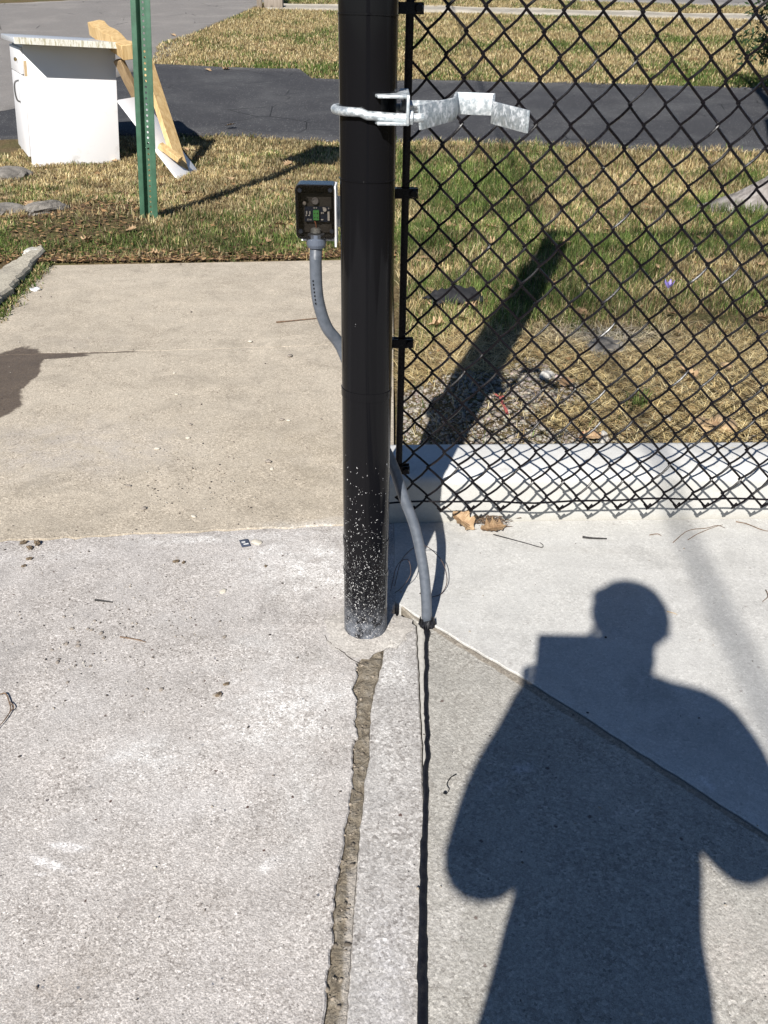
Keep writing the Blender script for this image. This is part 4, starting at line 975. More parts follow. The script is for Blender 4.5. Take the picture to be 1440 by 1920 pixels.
C_ = colours(gr); C_ *= clump(X, Y); L = rng.uniform(.025, .075, len(X))*(.6+.8*vnoise(X, Y, 7, 44))*(1+.35*(C_[:, 1] > C_[:, 0]))*np.where(Y > 7, 1.15, 1); W = rng.uniform(.0022, .0042, len(X))*np.clip(Y/5, .8, 2)
ln = np.where(C_[:, 1] > C_[:, 0], rng.uniform(.15, .75, len(X)), rng.uniform(.5, .98, len(X)))
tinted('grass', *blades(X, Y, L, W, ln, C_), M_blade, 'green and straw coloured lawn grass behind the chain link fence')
# left lawn
X, Y, px, py = scatter(-3.6, .25, 5.1, 10.3, 8500)
keep = (py > edge_y(px, NEAR_DR)-2) & (rng.random(len(X)) < np.clip(1.2-(Y-5.5)*.12, .4, 1))
stone = (((X+2.05)/.45)**2+((Y-6.1)/.6)**2 < 1); keep &= ~(stone & (rng.random(len(X)) < .8))
keep &= rng.random(len(X)) < .45+.55*sstep(.02, .22, -slab_in(X, Y))
X, Y, px, py = X[keep], Y[keep], px[keep], py[keep]
band = np.exp(-((-slab_in(X, Y)-.5)/.42)**2)
gr = np.clip(.12+.85*band+.7*(vnoise(X, Y, 2.2, 15)-.5)+.5*(vnoise(X, Y, 7, 16)-.5), .03, .9)
C_ = colours(gr); C_ *= np.where(band > .4, .85, 1)[:, None]; C_ *= clump(X, Y); L = rng.uniform(.02, .06, len(X))*(.6+.8*vnoise(X, Y, 8, 43)); W = rng.uniform(.003, .0055, len(X))*np.clip(Y/6, .9, 2); ln = rng.uniform(.3, .97, len(X))
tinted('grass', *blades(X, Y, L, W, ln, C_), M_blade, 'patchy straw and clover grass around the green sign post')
# far lawn
X, Y, px, py = scatter(-6, 13, 11, 24.5, 2300)
rdx = np.interp(py, [-20, 0, 13, 62, 84, 122], [520, 505, 484, 372, 298, 285])
keep = (py < edge_y(px, FAR_DR)+1) & (px > rdx) & ~((py > 4+edge_y(px, [(500, 9), (1440, 31), (1800, 38)])-6) & (py < edge_y(px, [(500, 19), (1440, 40), (1800, 48)])) & (px > 495))
keep &= py > edge_y(px, [(-400, -40), (900, -3), (1150, 6), (1440, 15), (1800, 24)])
X, Y, px, py = X[keep], Y[keep], px[keep], py[keep]
gr = np.clip(.16+1.1*(vnoise(X, Y, .9, 25)-.5)+.8*(vnoise(X, Y, 3.2, 26)-.45), .02, .85)
C_ = colours(gr); L = rng.uniform(.04, .09, len(X)); W = rng.uniform(.007, .014, len(X)); ln = rng.uniform(.3, .95, len(X))
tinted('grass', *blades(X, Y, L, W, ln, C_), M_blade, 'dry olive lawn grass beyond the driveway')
# straw lying behind the kerb
X, Y, px, py = scatter(.05, 3.4, 2.47, 4.2, 9000)
gravel_zone = (X < .66+.3*(vnoise(X, Y, 4, 31)-.5)-.1*(Y-2.5)) & (Y < 3.35+.5*(vnoise(X, Y, 3, 33)-.5))
keep = (rng.random(len(X)) < np.where(gravel_zone, .05, 1)) & (rng.random(len(X)) < 1-sstep(3.5, 4.1, Y))
X, Y = X[keep], Y[keep]; n = len(X); C_ = STRAW[rng.integers(0, 4, n)]*rng.uniform(.9, 1.75, (n, 1))
pw = on(1130, 630); pk = np.exp(-(((X-pw[0])/.22)**2+((Y-pw[1])/.16)**2))[:, None]*.8; C_ = C_*(1-pk)+np.array([.6, .58, .54])*pk
tinted('straw', *blades(X, Y, rng.uniform(.03, .13, n), rng.uniform(.0018, .0038, n), rng.uniform(.965, .999, n), C_, .006), M_blade, 'matted dry straw lying behind the pale kerb', 'straw')
# clover joint beside the old kerb
kk_ = np.array([on(95-i*2.6, 482+i*2.7)[:2] for i in range(46)]); n = 2600; ii = rng.integers(0, 46, n)
X = kk_[ii, 0]+rng.normal(0, .03, n); Y = kk_[ii, 1]+rng.normal(0, .03, n); C_ = colours(np.full(n, .65))*.8
V_, Fn_, Fv_, Cc_ = blades(X, Y, rng.uniform(.01, .03, n), rng.uniform(.004, .008, n), rng.uniform(.3, .95, n), C_)
tinted('moss', V_, Fn_, Fv_, Cc_, M_blade, 'mossy weeds growing in the joint beside the old kerb', 'moss')
# leaf litter scraps
def scraps(X, Y, size, C, zo=.004):
    n = len(X); a = rng.random(n)*6.283; z0 = gz(X, Y)+zo; k = np.arange(n)*4; V = []
    for da, rr_ in ((0, 1), (1.5, .55), (3.1, 1.1), (4.6, .5)):
        V.append(np.stack([X+np.cos(a+da)*size*rr_, Y+np.sin(a+da)*size*rr_, z0+rng.uniform(0, 1, n)*size*.7], 1))
    V = np.stack(V, 1).reshape(-1, 3); Fv = np.stack([k, k+1, k+2, k, k+2, k+3], 1).ravel(); return V, np.tile([3, 3], n), Fv, np.repeat(C, 4, 0)
BR = np.array([[.20, .12, .06], [.30, .18, .085], [.12, .07, .04], [.38, .25, .13], [.085, .055, .035]])
n = 3400; X = rng.uniform(-3.4, .05, n); Y = 5.23+.139*(X+1.1)+np.abs(rng.normal(0, .11, n))
P = np.stack([X, Y, gz(X, Y)], 1); ok = slab_in(X, Y) < .01; X, Y = X[ok], Y[ok]
X2, Y2, _, _ = scatter(-3.3, .2, 5.1, 8.6, 130); X3, Y3, _, _ = scatter(.06, 3.8, 3.2, 9.5, 110); X4, Y4, _, _ = scatter(-2.7, -1.7, 5.0, 6.8, 700)
Xa, Ya = np.r_[X, X2, X3, X4], np.r_[Y, Y2, Y3, Y4]; n = len(Xa)
tinted('leaf_litter', *scraps(Xa, Ya, rng.uniform(.006, .02, n)*np.clip(Ya/5, .8, 1.5), BR[rng.integers(0, 5, n)]*rng.uniform(.7, 1.2, (n, 1)), .008), M_litter, 'brown scraps of leaf litter along the lawn edges', 'leaf litter')
# gravel behind the kerb
ico = bmesh.new(); bmesh.ops.create_icosphere(ico, subdivisions=1, radius=1); iv = np.array([v_.co[:] for v_ in ico.verts]); ifc = np.array([[v_.index for v_ in f_.verts] for f_ in ico.faces]); ico.free()
def stones(X, Y, S, C, zo=0.0, zf=None):
    n = len(X); m_ = len(iv); z0 = (gz(X, Y) if zf is None else zf)+zo; a = rng.random(n)*6.283
    sh = iv[None]*rng.uniform(.72, 1.25, (n, m_, 1))*np.stack([S*rng.uniform(.8, 1.4, n), S*rng.uniform(.6, 1, n), S*rng.uniform(.4, .75, n)], 1)[:, None]
    x = sh[..., 0]*np.cos(a)[:, None]-sh[..., 1]*np.sin(a)[:, None]; y = sh[..., 0]*np.sin(a)[:, None]+sh[..., 1]*np.cos(a)[:, None]
    V = np.stack([x+X[:, None], y+Y[:, None], sh[..., 2]+z0[:, None]], -1).reshape(-1, 3); Fv = (ifc[None]+(np.arange(n)*m_)[:, None, None]).ravel()
    return V, np.full(n*len(ifc), 3), Fv, np.repeat(C, m_, 0)
X, Y, px, py = scatter(.05, 1.3, 2.46, 3.6, 11000)
gz_ = (X < .66+.3*(vnoise(X, Y, 4, 31)-.5)-.1*(Y-2.5)) & (Y < 3.38+.5*(vnoise(X, Y, 3, 33)-.5)); gz_ |= rng.random(len(X)) < .03
X, Y = X[gz_], Y[gz_]; n = len(X); S = rng.choice([.003, .005, .008, .013], n, p=[.5, .33, .14, .03]); C_ = (np.array([.25, .222, .185])*rng.uniform(.55, 1.45, (n, 1)))*(1+rng.normal(0, .04, (n, 3)))
tinted('gravel', *stones(X, Y, S, np.clip(C_, .03, .8), .002), M_gravel, 'grey crushed gravel in the shadow of the posts behind the kerb', 'gravel')
# crumbs of grit on the slabs
n = 1500; X = rng.uniform(-1.9, 1.1, n); Y = rng.uniform(.75, 5.0, n); cl = rng.random(n) < .45
X = np.where(cl, rng.normal(-.62, .16, n), X); Y = np.where(cl, rng.choice([1.75, 2.35, 2.6, 1.62], n)+rng.normal(0, .12, n), Y)
ok = ((slab_in(X, Y) > .03) & (Y < 2.12)) | ((X < -.1) & (slab_in(X, Y) > .03)); X, Y = X[ok], Y[ok]; n = len(X)
C_ = np.array([[.3, .26, .21], [.12, .1, .085], [.45, .42, .37], [.06, .05, .045]])[rng.integers(0, 4, n)]
yk = rng.uniform(.75, 1.6, 170); xk = np.interp(yk, [p_[1] for p_ in crL][::-1], [p_[0] for p_ in crL][::-1])+rng.random(170)*.8*(np.interp(yk, [p_[1] for p_ in crR][::-1], [p_[0] for p_ in crR][::-1])-np.interp(yk, [p_[1] for p_ in crL][::-1], [p_[0] for p_ in crL][::-1]))
tinted('crack_rubble', *stones(xk, yk, rng.choice([.0015, .003, .005], 170, p=[.5, .35, .15]), np.array([.19, .16, .125])*rng.uniform(.5, 1.5, (170, 1)), -.002, np.zeros(170)), M_gravel, 'loose rubble and grit in the wide crack', 'rubble')
tinted('grit', *stones(X, Y, rng.choice([.0012, .002, .0032], n, p=[.6, .3, .1]), C_, .0025, np.zeros(n)), M_gravel, 'tiny crumbs of grit scattered over the concrete slabs', 'grit')

# ------------------------------------------------------------------ loose leaves
def leaf_mesh(name, seed, mat, lobes=4, curl=.35):
    r_ = random.Random(seed); N = 22; V = [(0, 0, 0)]; L_ = 1.0; out = []
    for i in range(N+1):
        s_ = i/N; w = .34*math.sin(math.pi*min(1, s_*1.02))**.7*(1+.27*math.sin(s_*lobes*2*math.pi))+.012; out.append((s_-.5, w*r_.uniform(.85, 1.15)))
    P = [(x, w) for x, w in out]+[(x, -w*r_.uniform(.85, 1.1)) for x, w in out[::-1]]
    V = []; Fc = []
    zf = lambda x, y: curl*(y*y*2.2+.35*x*x+.25*x*y)+r_.uniform(-.008, .008)
    for x, w in out: V += [(x, w, zf(x, w)), (x, 0, zf(x, 0)), (x, -w*r_.uniform(.85, 1.1), zf(x, -w))]
    for i in range(N): k = 3*i; Fc += [(k, k+1, k+4, k+3), (k+1, k+2, k+5, k+4)]
    k = len(V); V += [(-.75, -.012, .06), (-.75, .012, .06)]; Fc.append((1, k, k+1))
    me = bpy.data.meshes.new(name); me.from_pydata(V, [], Fc); me.update(); me.materials.append(mat); return me
def leaf_mat(name, a, b_):
    t = NT(name); n = t.noise(4, 5, .6); oi = t.N.new('ShaderNodeObjectInfo'); c = t.mix(t.mapr(n, .3, .7), a, b_)
    c = t.mix(1.0, c, t.ramp(oi.outputs['Random'], [(0, (.6, .55, .5)), (1, (1.15, 1.15, 1.15))]), 'MULTIPLY'); return t.fin(c, .65, t.bump(n, .4, .03))
M_lf = leaf_mat('dry_oak_leaf', (.27, .165, .085), (.42, .30, .175))
leaves = [leaf_mesh('dry_leaf', s_, M_lf, lobes=l_, curl=c_) for s_, l_, c_ in ((1, 4, .5), (2, 3, .9), (3, 4, .3))]
r_ = random.Random(12)
def put_leaf(P, size, label, group=None, which=None, tilt=.35, lift=.008):
    o_ = add('dry_leaf', leaves[which if which is not None else r_.randrange(3)], None, (P[0], P[1], P[2]+lift), (r_.uniform(-tilt, tilt), r_.uniform(-tilt, tilt), r_.uniform(0, 6.28)), (size, size, size))
    tag(o_, label, 'leaf', group); return o_
for px_, py_ in [(r_.uniform(770, 1440), r_.uniform(300, 600)) for _ in range(62)]: put_leaf(on(px_, py_, .012), r_.uniform(.045, .085), 'curled dry oak leaf lying on the lawn behind the fence', 'leaves on the lawn behind the fence')
for px_, py_ in [(1060, 720), (820, 612), (1290, 705), (1360, 690), (1110, 822), (1330, 800), (870, 600)]: put_leaf(on(px_, py_, .012), r_.uniform(.06, .09), 'brown leaf scrap caught in the straw behind the kerb', 'leaves in the straw behind the kerb')
for px_, py_ in [(r_.uniform(0, 640), r_.uniform(290, 460)) for _ in range(22)]+[(395, 468), (290, 478), (365, 285), (372, 300), (350, 282), (433, 477)]: put_leaf(on(px_, py_, .012), r_.uniform(.06, .1), 'dry brown leaf lying in the grass around the green post', 'leaves around the green sign post')
for px_, py_ in [(r_.uniform(320, 1440), r_.uniform(60, 140)) for _ in range(40)]: put_leaf(on(px_, py_, .02), r_.uniform(.09, .15), 'pale dry leaf on the lawn beyond the driveway', 'leaves beyond the driveway')
p_ = on(432, 240, .03); put_leaf(p_, .12, 'lone tan leaf lying on the dark driveway', lift=.03)
p_ = at(868, 978, .02); o_ = put_leaf(p_, .08, 'large tan oak leaf curled against the foot of the kerb', which=1, lift=.0); o_.rotation_euler = (.35, .5, -.5)
p_ = at(925, 990, .008); o_ = put_leaf(p_, .075, 'pale lobed oak leaf lying under a clump of brown debris', which=0, lift=.0); o_.rotation_euler = (.12, -.1, .1)

# ------------------------------------------------------------------ small litter on the concrete
def stick(name, pts, r0, mat, label, cat, z=.003, n=6):
    P = [at(x, y, z)+np.array([0, 0, 0]) for x, y in pts]; P = spline(P, 5); rr_ = [r0*(1-.5*i/len(P))*rnd.uniform(.85, 1.15) for i in range(len(P))]
    b = B(); b.tube(P, rr_, n); o_ = b.build(name, mat, smooth=True); tag(o_, label, cat); return o_
M_twig = simple('brown_twig', (.14, .09, .055), .8, var=.4, sc=90); M_char = simple('charred_stick', (.02, .018, .017), .8); M_black_bit = simple('black_rubber_bit', (.008, .008, .009), .4); M_tanw = simple('tan_straw_bit', (.42, .3, .17), .8)
stick('twig', [(178, 1125), (195, 1127), (211, 1129)], .0028, M_char, 'short charred stick lying on the weathered slab', 'twig')
stick('twig', [(1092, 1007), (1110, 1009), (1138, 1010)], .0035, M_char, 'stubby black stick on the pale slab near the kerb', 'twig')
stick('metal_hook', [(925, 1002), (955, 1010), (985, 1018), (1014, 1026), (1018, 1022), (1012, 1017)], .0016, M_char, 'thin dark wire with a hooked end beside the debris clump', 'wire', z=.004)
stick('twig', [(518, 604), (550, 601), (600, 596)], .004, M_twig, 'long thin twig lying on the far tan slab', 'twig')
stick('twig', [(225, 1194), (245, 1197), (260, 1200), (274, 1204)], .0018, M_twig, 'wavy brown twig on the weathered slab', 'twig')
stick('twig', [(0, 1302), (10, 1300), (16, 1312), (20, 1330), (12, 1345), (0, 1360), (-14, 1375)], .0018, M_twig, 'bent wiry brown stem lying alone on the weathered slab', 'twig', z=.006)
stick('twig', [(18, 1335), (26, 1326), (20, 1316)], .0015, M_twig, 'short forked stem next to the bent wiry stem', 'twig', z=.006)
stick('rubber_thread', [(855, 1452), (845, 1458), (838, 1470), (842, 1480), (836, 1490)], .0012, M_black_bit, 'squiggle of black sealant dropped on the olive slab', 'sealant')
b = B(); P = at(834, 1487, .003); b.lathe([(.001, -.002), (.0035, 0), (.003, .002), (.001, .003)], tuple(P), 10); o = b.build('sealant_drip', M_black_bit, smooth=True); tag(o, 'tiny black sealant drip at the end of the squiggle', 'sealant')
stick('twig', [(1262, 1017), (1290, 995), (1325, 990), (1345, 985), (1360, 990)], .0012, M_twig, 'fine dry root spray on the pale slab by the kerb', 'twig')
stick('twig', [(1290, 1012), (1310, 1000), (1340, 988), (1355, 984)], .0012, M_twig, 'finer strand beside the dry root spray', 'twig')
stick('twig', [(1380, 978), (1400, 982), (1425, 992), (1440, 996)], .0016, M_twig, 'crooked rootlet lying along the foot of the kerb', 'twig')
stick('twig', [(1218, 1003), (1232, 1001), (1240, 1004)], .0014, M_twig, 'tiny brown twig on the pale slab', 'twig')
stick('twig', [(1250, 1146), (1262, 1149), (1270, 1152)], .0012, M_tanw, 'tan splinter beside the head of the shadow', 'twig')
stick('twig', [(1436, 1106), (1440, 1118), (1430, 1128)], .0014, M_twig, 'bent reddish stem on the pale slab', 'twig')
ico2 = bmesh.new(); bmesh.ops.create_icosphere(ico2, subdivisions=2, radius=1)
for v_ in ico2.verts: v_.co *= 1+.18*math.sin(v_.co.x*5+v_.co.y*3)*math.cos(v_.co.z*4)
pebm = bpy.data.meshes.new('pebble'); ico2.to_mesh(pebm); ico2.free(); M_peb = simple('pebble_stone', (.22, .19, .16), .85, var=.4, sc=2); pebm.materials.append(M_peb); pebm.polygons.foreach_set('use_smooth', [True]*len(pebm.polygons))
M_peb2 = simple('pale_pebble_stone', (.5, .46, .38), .85, sc=2); pebm2 = pebm.copy(); pebm2.materials.clear(); pebm2.materials.append(M_peb2)
def pebble(px_, py_, size, label, group, pale=False, flat=.6):
    P = at(px_, py_, 0); o_ = add('pebble', pebm2 if pale else pebm, None, (P[0], P[1], size*flat*.7), (rnd.uniform(-.2, .2), rnd.uniform(-.2, .2), rnd.uniform(0, 6)), (size*1.15, size*.85, size*flat)); tag(o_, label, 'pebble', group)
for x, y, s_ in ((357, 797, .007), (528, 788, .008), (503, 867, .010), (240, 912, .006), (243, 912, .006), (547, 820, .004), (270, 955, .008), (602, 787, .005), (358, 585, .006), (544, 669, .012), (338, 495, .006)): pebble(x, y, s_, 'small brown pebble on the tan slab', 'brown pebbles on the tan slab')
for x, y, s_ in ((469, 641, .010), (541, 789, .008), (363, 969, .008), (327, 700, .007), (331, 740, .007), (295, 842, .009), (352, 822, .008), (510, 880, .007)): pebble(x, y, s_, 'pale flat pebble on the tan slab', 'pale pebbles on the tan slab', True, .4)
for x, y, s_ in ((108, 1243, .005), (127, 1280, .004), (276, 1293, .004), (303, 1294, .005), (421, 1195, .005), (170, 1250, .004), (424, 1284, .005), (405, 1304, .006), (412, 1305, .006), (135, 1180, .005), (165, 1180, .004), (172, 1182, .004), (190, 1188, .005), (195, 1197, .005), (147, 1205, .004), (125, 1208, .005), (146, 1212, .005), (98, 1219, .004), (120, 1157, .004), (178, 1165, .004)): pebble(x, y, s_, 'dark crumb of stone on the weathered slab', 'dark crumbs on the weathered slab')
pebble(482, 1018, .014, 'pale flat chip of stone beside the printed plastic tag', None, True, .3); pebble(418, 1110, .009, 'pale sliver of stone on the weathered slab', None, True, .3)
# printed tag
b = B(); b.box((0, 0, .0015), (.012, .019, .0012)); tg = b.build('plastic_tag', simple('navy_tag', (.06, .07, .10), .4), bevel=.0006); tg.location = tuple(at(459, 1019, .0025)); tg.rotation_euler = (0, 0, .35); tag(tg, 'small navy plastic tag printed white, lying on the weathered slab', 'tag')
b = B(); b.box((-.003, .004, .0029), (.005, .004, .0001)); b.box((.002, -.008, .0029), (.007, .003, .0001)); b.build('print', M_chip, tg)
# clods along the slab joint
M_clod = simple('brown_clod', (.13, .095, .06), .95, var=.4, sc=3); bmc = bmesh.new(); bmesh.ops.create_icosphere(bmc, subdivisions=2, radius=1); rc = random.Random(8)
for v_ in bmc.verts: v_.co *= rc.uniform(.45, 1.35)
pebm3 = bpy.data.meshes.new('soil_clod'); bmc.to_mesh(pebm3); bmc.free(); pebm3.materials.append(M_clod)
for x, y, s_ in ((45, 1020, .013), (56, 1030, .013), (70, 1022, .016), (55, 1050, .010), (45, 1063, .008), (330, 1055, .010), (345, 1056, .008), (498, 1063, .007), (410, 1305, .010), (424, 1285, .008)):
    P = at(x, y, 0); o_ = add('soil_clod', pebm3, None, (P[0], P[1], s_*.4), (.2, .1, rnd.uniform(0, 6)), (s_*.85, s_*.55, s_*.45)); tag(o_, 'crumbly brown clod in the little heap beside the slab joint' if x < 100 else 'crumbly brown clod of soil alone on the weathered slab', 'clod', 'clods beside the slab joint' if x < 100 else 'clods out on the weathered slab')
# dead leaf and root clump by the kerb
n = 240; X = rng.normal(at(915, 978)[0], .028, n); Y = rng.normal(at(915, 980)[1]-.008, .012, n); a = rng.random(n)*6.28
V = []; Fc = []
for i in range(n):
    p0 = np.array([X[i], Y[i], .004+rng.random()*.018]); d = np.array([math.cos(a[i]), math.sin(a[i])*.5, rng.uniform(-.2, .4)])*rng.uniform(.008, .03); s_ = np.array([-d[1], d[0], .001])*.12
    k = len(V); V += [p0-s_, p0+s_, p0+d]; Fc.append((k, k+1, k+2))
o = mk('debris_clump', V, Fc, M_twig); tag(o, 'clump of brown roots and chaff heaped between the oak leaves', 'debris')
# bits on the lawn
P = on(850, 568, .0); M_glove = simple('black_cloth', (.012, .012, .014), .8, sc=40)
b = B(); V = []; Fc = []; nn = 12
for i in range(nn+1):
    for j in range(9):
        u_, w_ = i/nn-.5, j/8-.5; hgt = .035*math.cos(u_*2.6)*math.cos(w_*2.9)+.008*math.sin(u_*21+w_*9)
        V.append((u_*.27, w_*(.13+.03*math.sin(u_*7)+.02*math.sin(u_*17)), max(-.02, hgt*1.4+.012*math.sin(w_*16+u_*5)-.012)))
        if i and j: Fc.append(((i-1)*9+j-1, (i-1)*9+j, i*9+j, i*9+j-1))
o = mk('black_rag', V, Fc, M_glove, smooth=True); o.location = tuple(P+np.array([0, 0, .03])); o.rotation_euler = (.1, 0, .45); md = o.modifiers.new('t', 'SOLIDIFY'); md.thickness = .006; tag(o, 'crumpled black cloth lying on the grass behind the fence', 'cloth')
# crocus
cr = empty('crocus', on(1250, 556)); tag(cr, 'purple crocus flower blooming in the lawn behind the fence', 'flower'); M_pet = simple('violet_petal', (.30, .24, .62), .6)
for k in range(6):
    a = k*math.pi/3; d = np.array([math.cos(a), math.sin(a), 0]); s_ = np.array([-d[1], d[0], 0]); z1 = np.array([0, 0, 1.])
    mk('petal', [z1*.04, d*.018+s_*.010+z1*.062, d*.030+z1*.085, d*.018-s_*.010+z1*.062], [(0, 1, 2, 3)], M_pet, cr)
b = B(); b.tube([(0, 0, -.01), (.002, 0, .045)], .0025, 6); b.build('stem', simple('pale_stem', (.35, .4, .25), .6), cr)
# flat stone and rubble in the straw
def rock(name, px_, py_, sx, sy, sz, mat, label, seed, cat='stone', group=None, lift=.0):
    bm = bmesh.new(); bmesh.ops.create_icosphere(bm, subdivisions=4, radius=1); r0 = random.Random(seed); ks = [(r0.uniform(1, 4), r0.uniform(1, 4), r0.uniform(1, 4), r0.uniform(0, 6), r0.uniform(.03, .12)) for _ in range(7)]+[(r0.uniform(6, 14), r0.uniform(6, 14), r0.uniform(6, 14), r0.uniform(0, 6), r0.uniform(.01, .035)) for _ in range(9)]
    for v_ in bm.verts:
        f_ = 1+sum(a_*math.sin(kx*v_.co.x+ky*v_.co.y+kz*v_.co.z+ph) for kx, ky, kz, ph, a_ in ks); v_.co *= f_
        v_.co = Vector((v_.co.x*sx, v_.co.y*sy, max(v_.co.z, -.4)*sz))
    me = bpy.data.meshes.new(name); bm.to_mesh(me); bm.free(); me.materials.append(mat)
    o_ = add(name, me, None, on(px_, py_)+np.array([0, 0, lift]), (0, 0, r0.uniform(0, 6))); tag(o_, label, cat, group); return o_
M_rock = simple('grey_rock', (.17, .155, .135), .9, var=.35, sc=18, bump=.8, bdist=.01); M_rock2 = simple('pale_rock', (.45, .43, .39), .9, var=.25, sc=22, bump=.6, bdist=.006); M_brick = simple('brick_scrap', (.36, .15, .07), .9, var=.3, sc=40); M_sand = simple('sandy_rock', (.33, .23, .13), .9, var=.25, sc=25, bump=.7, bdist=.006)
rock('flat_stone', 1140, 655, .12, .085, .03, M_rock, 'flat grey stone half buried in the straw', 1)
rock('stone', 1025, 708, .028, .024, .024, M_rock2, 'round pale stone at the edge of the gravel', 2)
rock('stone', 1340, 800, .06, .05, .03, M_sand, 'sandy brown stone behind the kerb', 3)
rock('brick_piece', 1104, 820, .03, .02, .015, M_brick, 'chip of orange brick behind the kerb', 4, 'brick')
rock('stone', 1130, 826, .024, .016, .026, M_rock2, 'white stone chip leaning on the back of the kerb', 5)
rock('stone', 1252, 786, .018, .014, .014, M_rock2, 'small pale stone in the straw', 6)
rock('stone', 88, 398, .17, .10, .075, M_rock, 'grey boulder sunk in the dirt left of the green post', 7)
rock('stone', 20, 330, .22, .16, .07, M_rock, 'dark weathered boulder by the left foot of the cabinet', 8)
rock('stone', 64, 476, .07, .05, .035, M_rock2, 'pale stone lying at the end of the old kerb', 9)
rock('stone', -10, 400, .2, .15, .06, M_rock, 'rough grey boulder in the dirt behind the old kerb', 10)
# scraps on the slab and lawn
rock('foil_scrap', 66, 543, .025, .02, .012, simple('crumpled_foil', (.7, .7, .7), .35, .3), 'crumpled white foil scrap near the old kerb', 11, 'litter')
rock('paper_scrap', 1385, 57, .09, .05, .03, simple('white_paper', (.75, .75, .75), .7), 'white crumpled paper on the far lawn', 12, 'litter')
# red marking paint on the gravel
P = [on(930, 745, .012), on(940, 762, .012), on(952, 785, .012)]; M_red = simple('red_tape', (.36, .085, .07), .7, var=.25, sc=60)
b = B()
for A, Bq in ((on(936, 745, .012), on(951, 778, .012)), (on(924, 742, .012), on(946, 748, .012))):
    d = Bq-A; s_ = np.array([-d[1], d[0], 0]); s_ /= np.linalg.norm(s_); pts = [A+d*k/5+np.array([0, 0, .006+.003*math.sin(k*2)]) for k in range(6)]
    V = []; Fc = []
    for k, q in enumerate(pts):
        V += [q-s_*.005, q+s_*.005]
        if k: Fc.append((2*k-2, 2*k-1, 2*k+1, 2*k))
    b.put(V, Fc)
o = b.build('marking_tape', M_red); tag(o, 'torn strip of red marking tape on the gravel', 'tape')
# green weed in the straw
X, Y = on(1195, 765)[:2]; V_, Fn_, Fv_, Cc_ = blades(np.full(34, X)+rng.normal(0, .018, 34), np.full(34, Y)+rng.normal(0, .014, 34), rng.uniform(.05, .10, 34), rng.uniform(.004, .007, 34), rng.uniform(.3, .9, 34), GREEN[rng.integers(0, 4, 34)])
o = tinted('grass_tuft', V_, Fn_, Fv_, Cc_, M_blade, 'green grass tuft growing through the straw', 'grass'); del o['kind']

# ------------------------------------------------------------------ tree with flaring root at the right, shrub beyond the driveway
t = NT('grey_bark'); n = t.noise(14, 6, .7, t.xyz((1, 1, .25))); M_bark = t.fin(t.ramp(n, [(.3, (.10, .085, .075)), (.55, (.26, .235, .215)), (.75, (.42, .39, .36))]), .95, t.bump(n, 1.0, .03))
tb_ = on(1560, 392); tree = empty('tree', tb_); tag(tree, 'grey barked tree whose root flares into the lawn behind the fence', 'tree')
V = []; Fc = []; nn = 28; hs_ = [-.1, 0, .05, .12, .22, .4, .8, 1.6, 2.6, 3.4]
for i, h_ in enumerate(hs_):
    fl = math.exp(-max(h_, 0)/.2)
    for j in range(nn):
        a = 2*math.pi*j/nn; lobe = sum(k_*math.exp(-((((a-c_+math.pi) % (2*math.pi))-math.pi)/.32)**2) for c_, k_ in ((math.pi*1.02, .85), (math.pi*.3, .3), (math.pi*1.6, .35), (5.9, .3)))
        R_ = .26*(1-.05*h_)+fl*(.06+lobe)+.01*math.sin(9*a); V.append((R_*math.cos(a), R_*math.sin(a), h_-.02*fl))
        if i: Fc.append(((i-1)*nn+j, (i-1)*nn+(j+1) % nn, i*nn+(j+1) % nn, i*nn+j))
Fc.append(tuple((len(hs_)-1)*nn+j for j in range(nn))); mk('trunk', V, Fc, M_bark, tree, smooth=True)
b = B(); r3 = random.Random(9); tips = []
for k in range(9):
    a = -1.6+k*.36+r3.uniform(-.2, .2); z0 = r3.uniform(2.6, 3.35); L_ = r3.uniform(1.4, 2.6); p0 = np.array([.08*math.cos(a), .08*math.sin(a), z0]); p1 = p0+np.array([math.cos(a)*L_*.5, math.sin(a)*L_*.5, L_*.45]); p2 = p1+np.array([math.cos(a+.3)*L_*.5, math.sin(a+.3)*L_*.4, L_*.6])
    b.tube(spline([p0, p1, p2], 5), list(np.linspace(.10, .02, 11)), 7)
    for q in range(6):
        s0 = p1+(p2-p1)*r3.random(); a2 = r3.uniform(0, 6.28); e_ = s0+np.array([math.cos(a2)*.7, math.sin(a2)*.7, r3.uniform(.2, .8)]); b.tube([s0, (s0+e_)/2+np.array([0, 0, .05]), e_], [.02, .012, .005], 5)
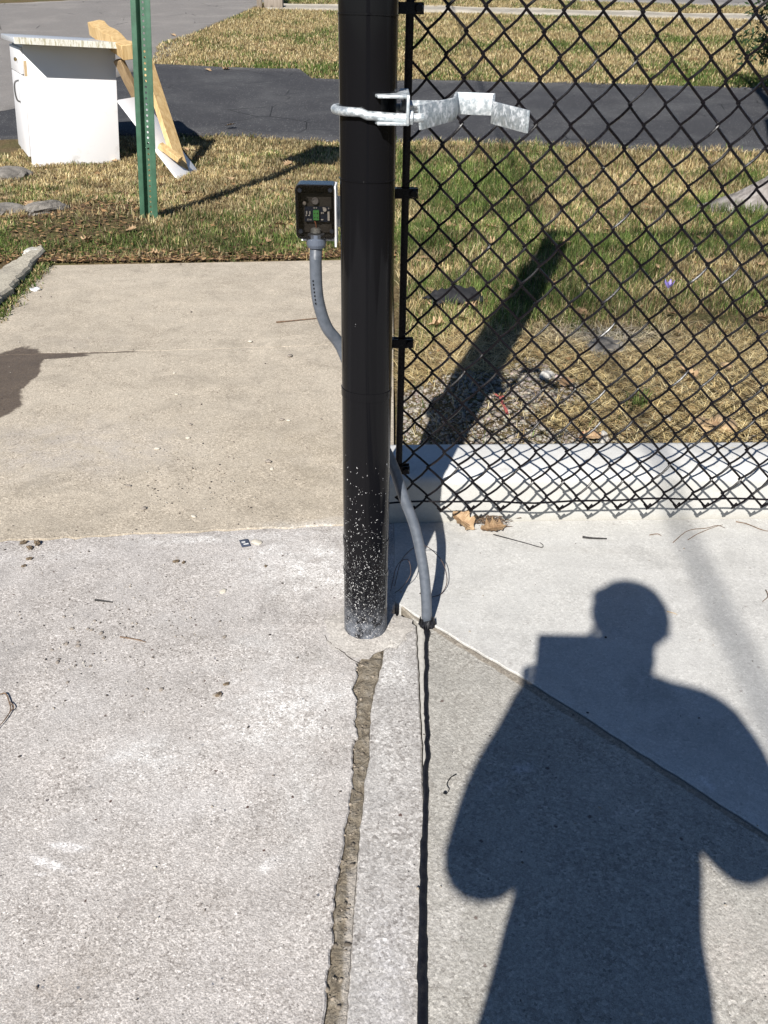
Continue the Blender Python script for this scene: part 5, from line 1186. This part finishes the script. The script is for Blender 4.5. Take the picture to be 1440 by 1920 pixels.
b.build('crown', M_bark, tree, smooth=True)
sh_ = on(1490, 185); shrub = empty('shrub', sh_); tag(shrub, 'dark evergreen shrub standing beside the far edge of the driveway', 'shrub')
n = 5200; th = rng.random(n)*6.283; cu = rng.uniform(-.2, 1, n); rr_ = (rng.random(n)**.45)*(1+.25*np.sin(3*th)+.15*np.sin(7*th+2)); Rx_ = .62; cen = np.stack([np.cos(th)*np.sqrt(np.clip(1-cu**2, 0, 1))*rr_*Rx_, np.sin(th)*np.sqrt(np.clip(1-cu**2, 0, 1))*rr_*Rx_, .55+cu*rr_*.75], 1)
dd = rng.normal(0, 1, (n, 3)); dd /= np.linalg.norm(dd, axis=1)[:, None]; ss_ = np.cross(dd, rng.normal(0, 1, (n, 3))); ss_ /= np.linalg.norm(ss_, axis=1)[:, None]
V = np.stack([cen, cen+dd*.05+ss_*.014, cen+dd*.09, cen+dd*.05-ss_*.014], 1).reshape(-1, 3); k = np.arange(n)*4
o = tinted('foliage', V, np.full(n, 4), np.stack([k, k+1, k+2, k+3], 1).ravel(), np.repeat(np.array([.03, .055, .022])*rng.uniform(.6, 1.7, (n, 1)), 4, 0), M_blade, 'x', None); o.parent = shrub
for q in ('label', 'kind'):
    if q in o: del o[q]
b = B()
for k in range(6): a = k*1.05; b.tube([(0, 0, -.05), (.1*math.cos(a), .1*math.sin(a), .4), (.3*math.cos(a), .3*math.sin(a), .9)], [.025, .018, .006], 6)
b.build('stem', M_bark, shrub, smooth=True)
# foot of a mailbox post by the far sidewalk
mp = on(487, 16); mb = empty('mailbox_post', mp); tag(mb, 'grey wooden mailbox post at the far side of the lawn', 'mailbox')
b = B(); b.box((0, 0, .5), (.055, .055, .55)); b.build('post', M_pole, mb, bevel=.006)
b = B(); b.box((0, -.05, 1.15), (.10, .25, .10)); b.build('box', simple('grey_mailbox_paint', (.3, .3, .3), .5), mb, bevel=.03)
b = B(); b.box((.30, .1, .08), (.2, .12, .1)); b.build('footing', M_pole, mb, bevel=.01)
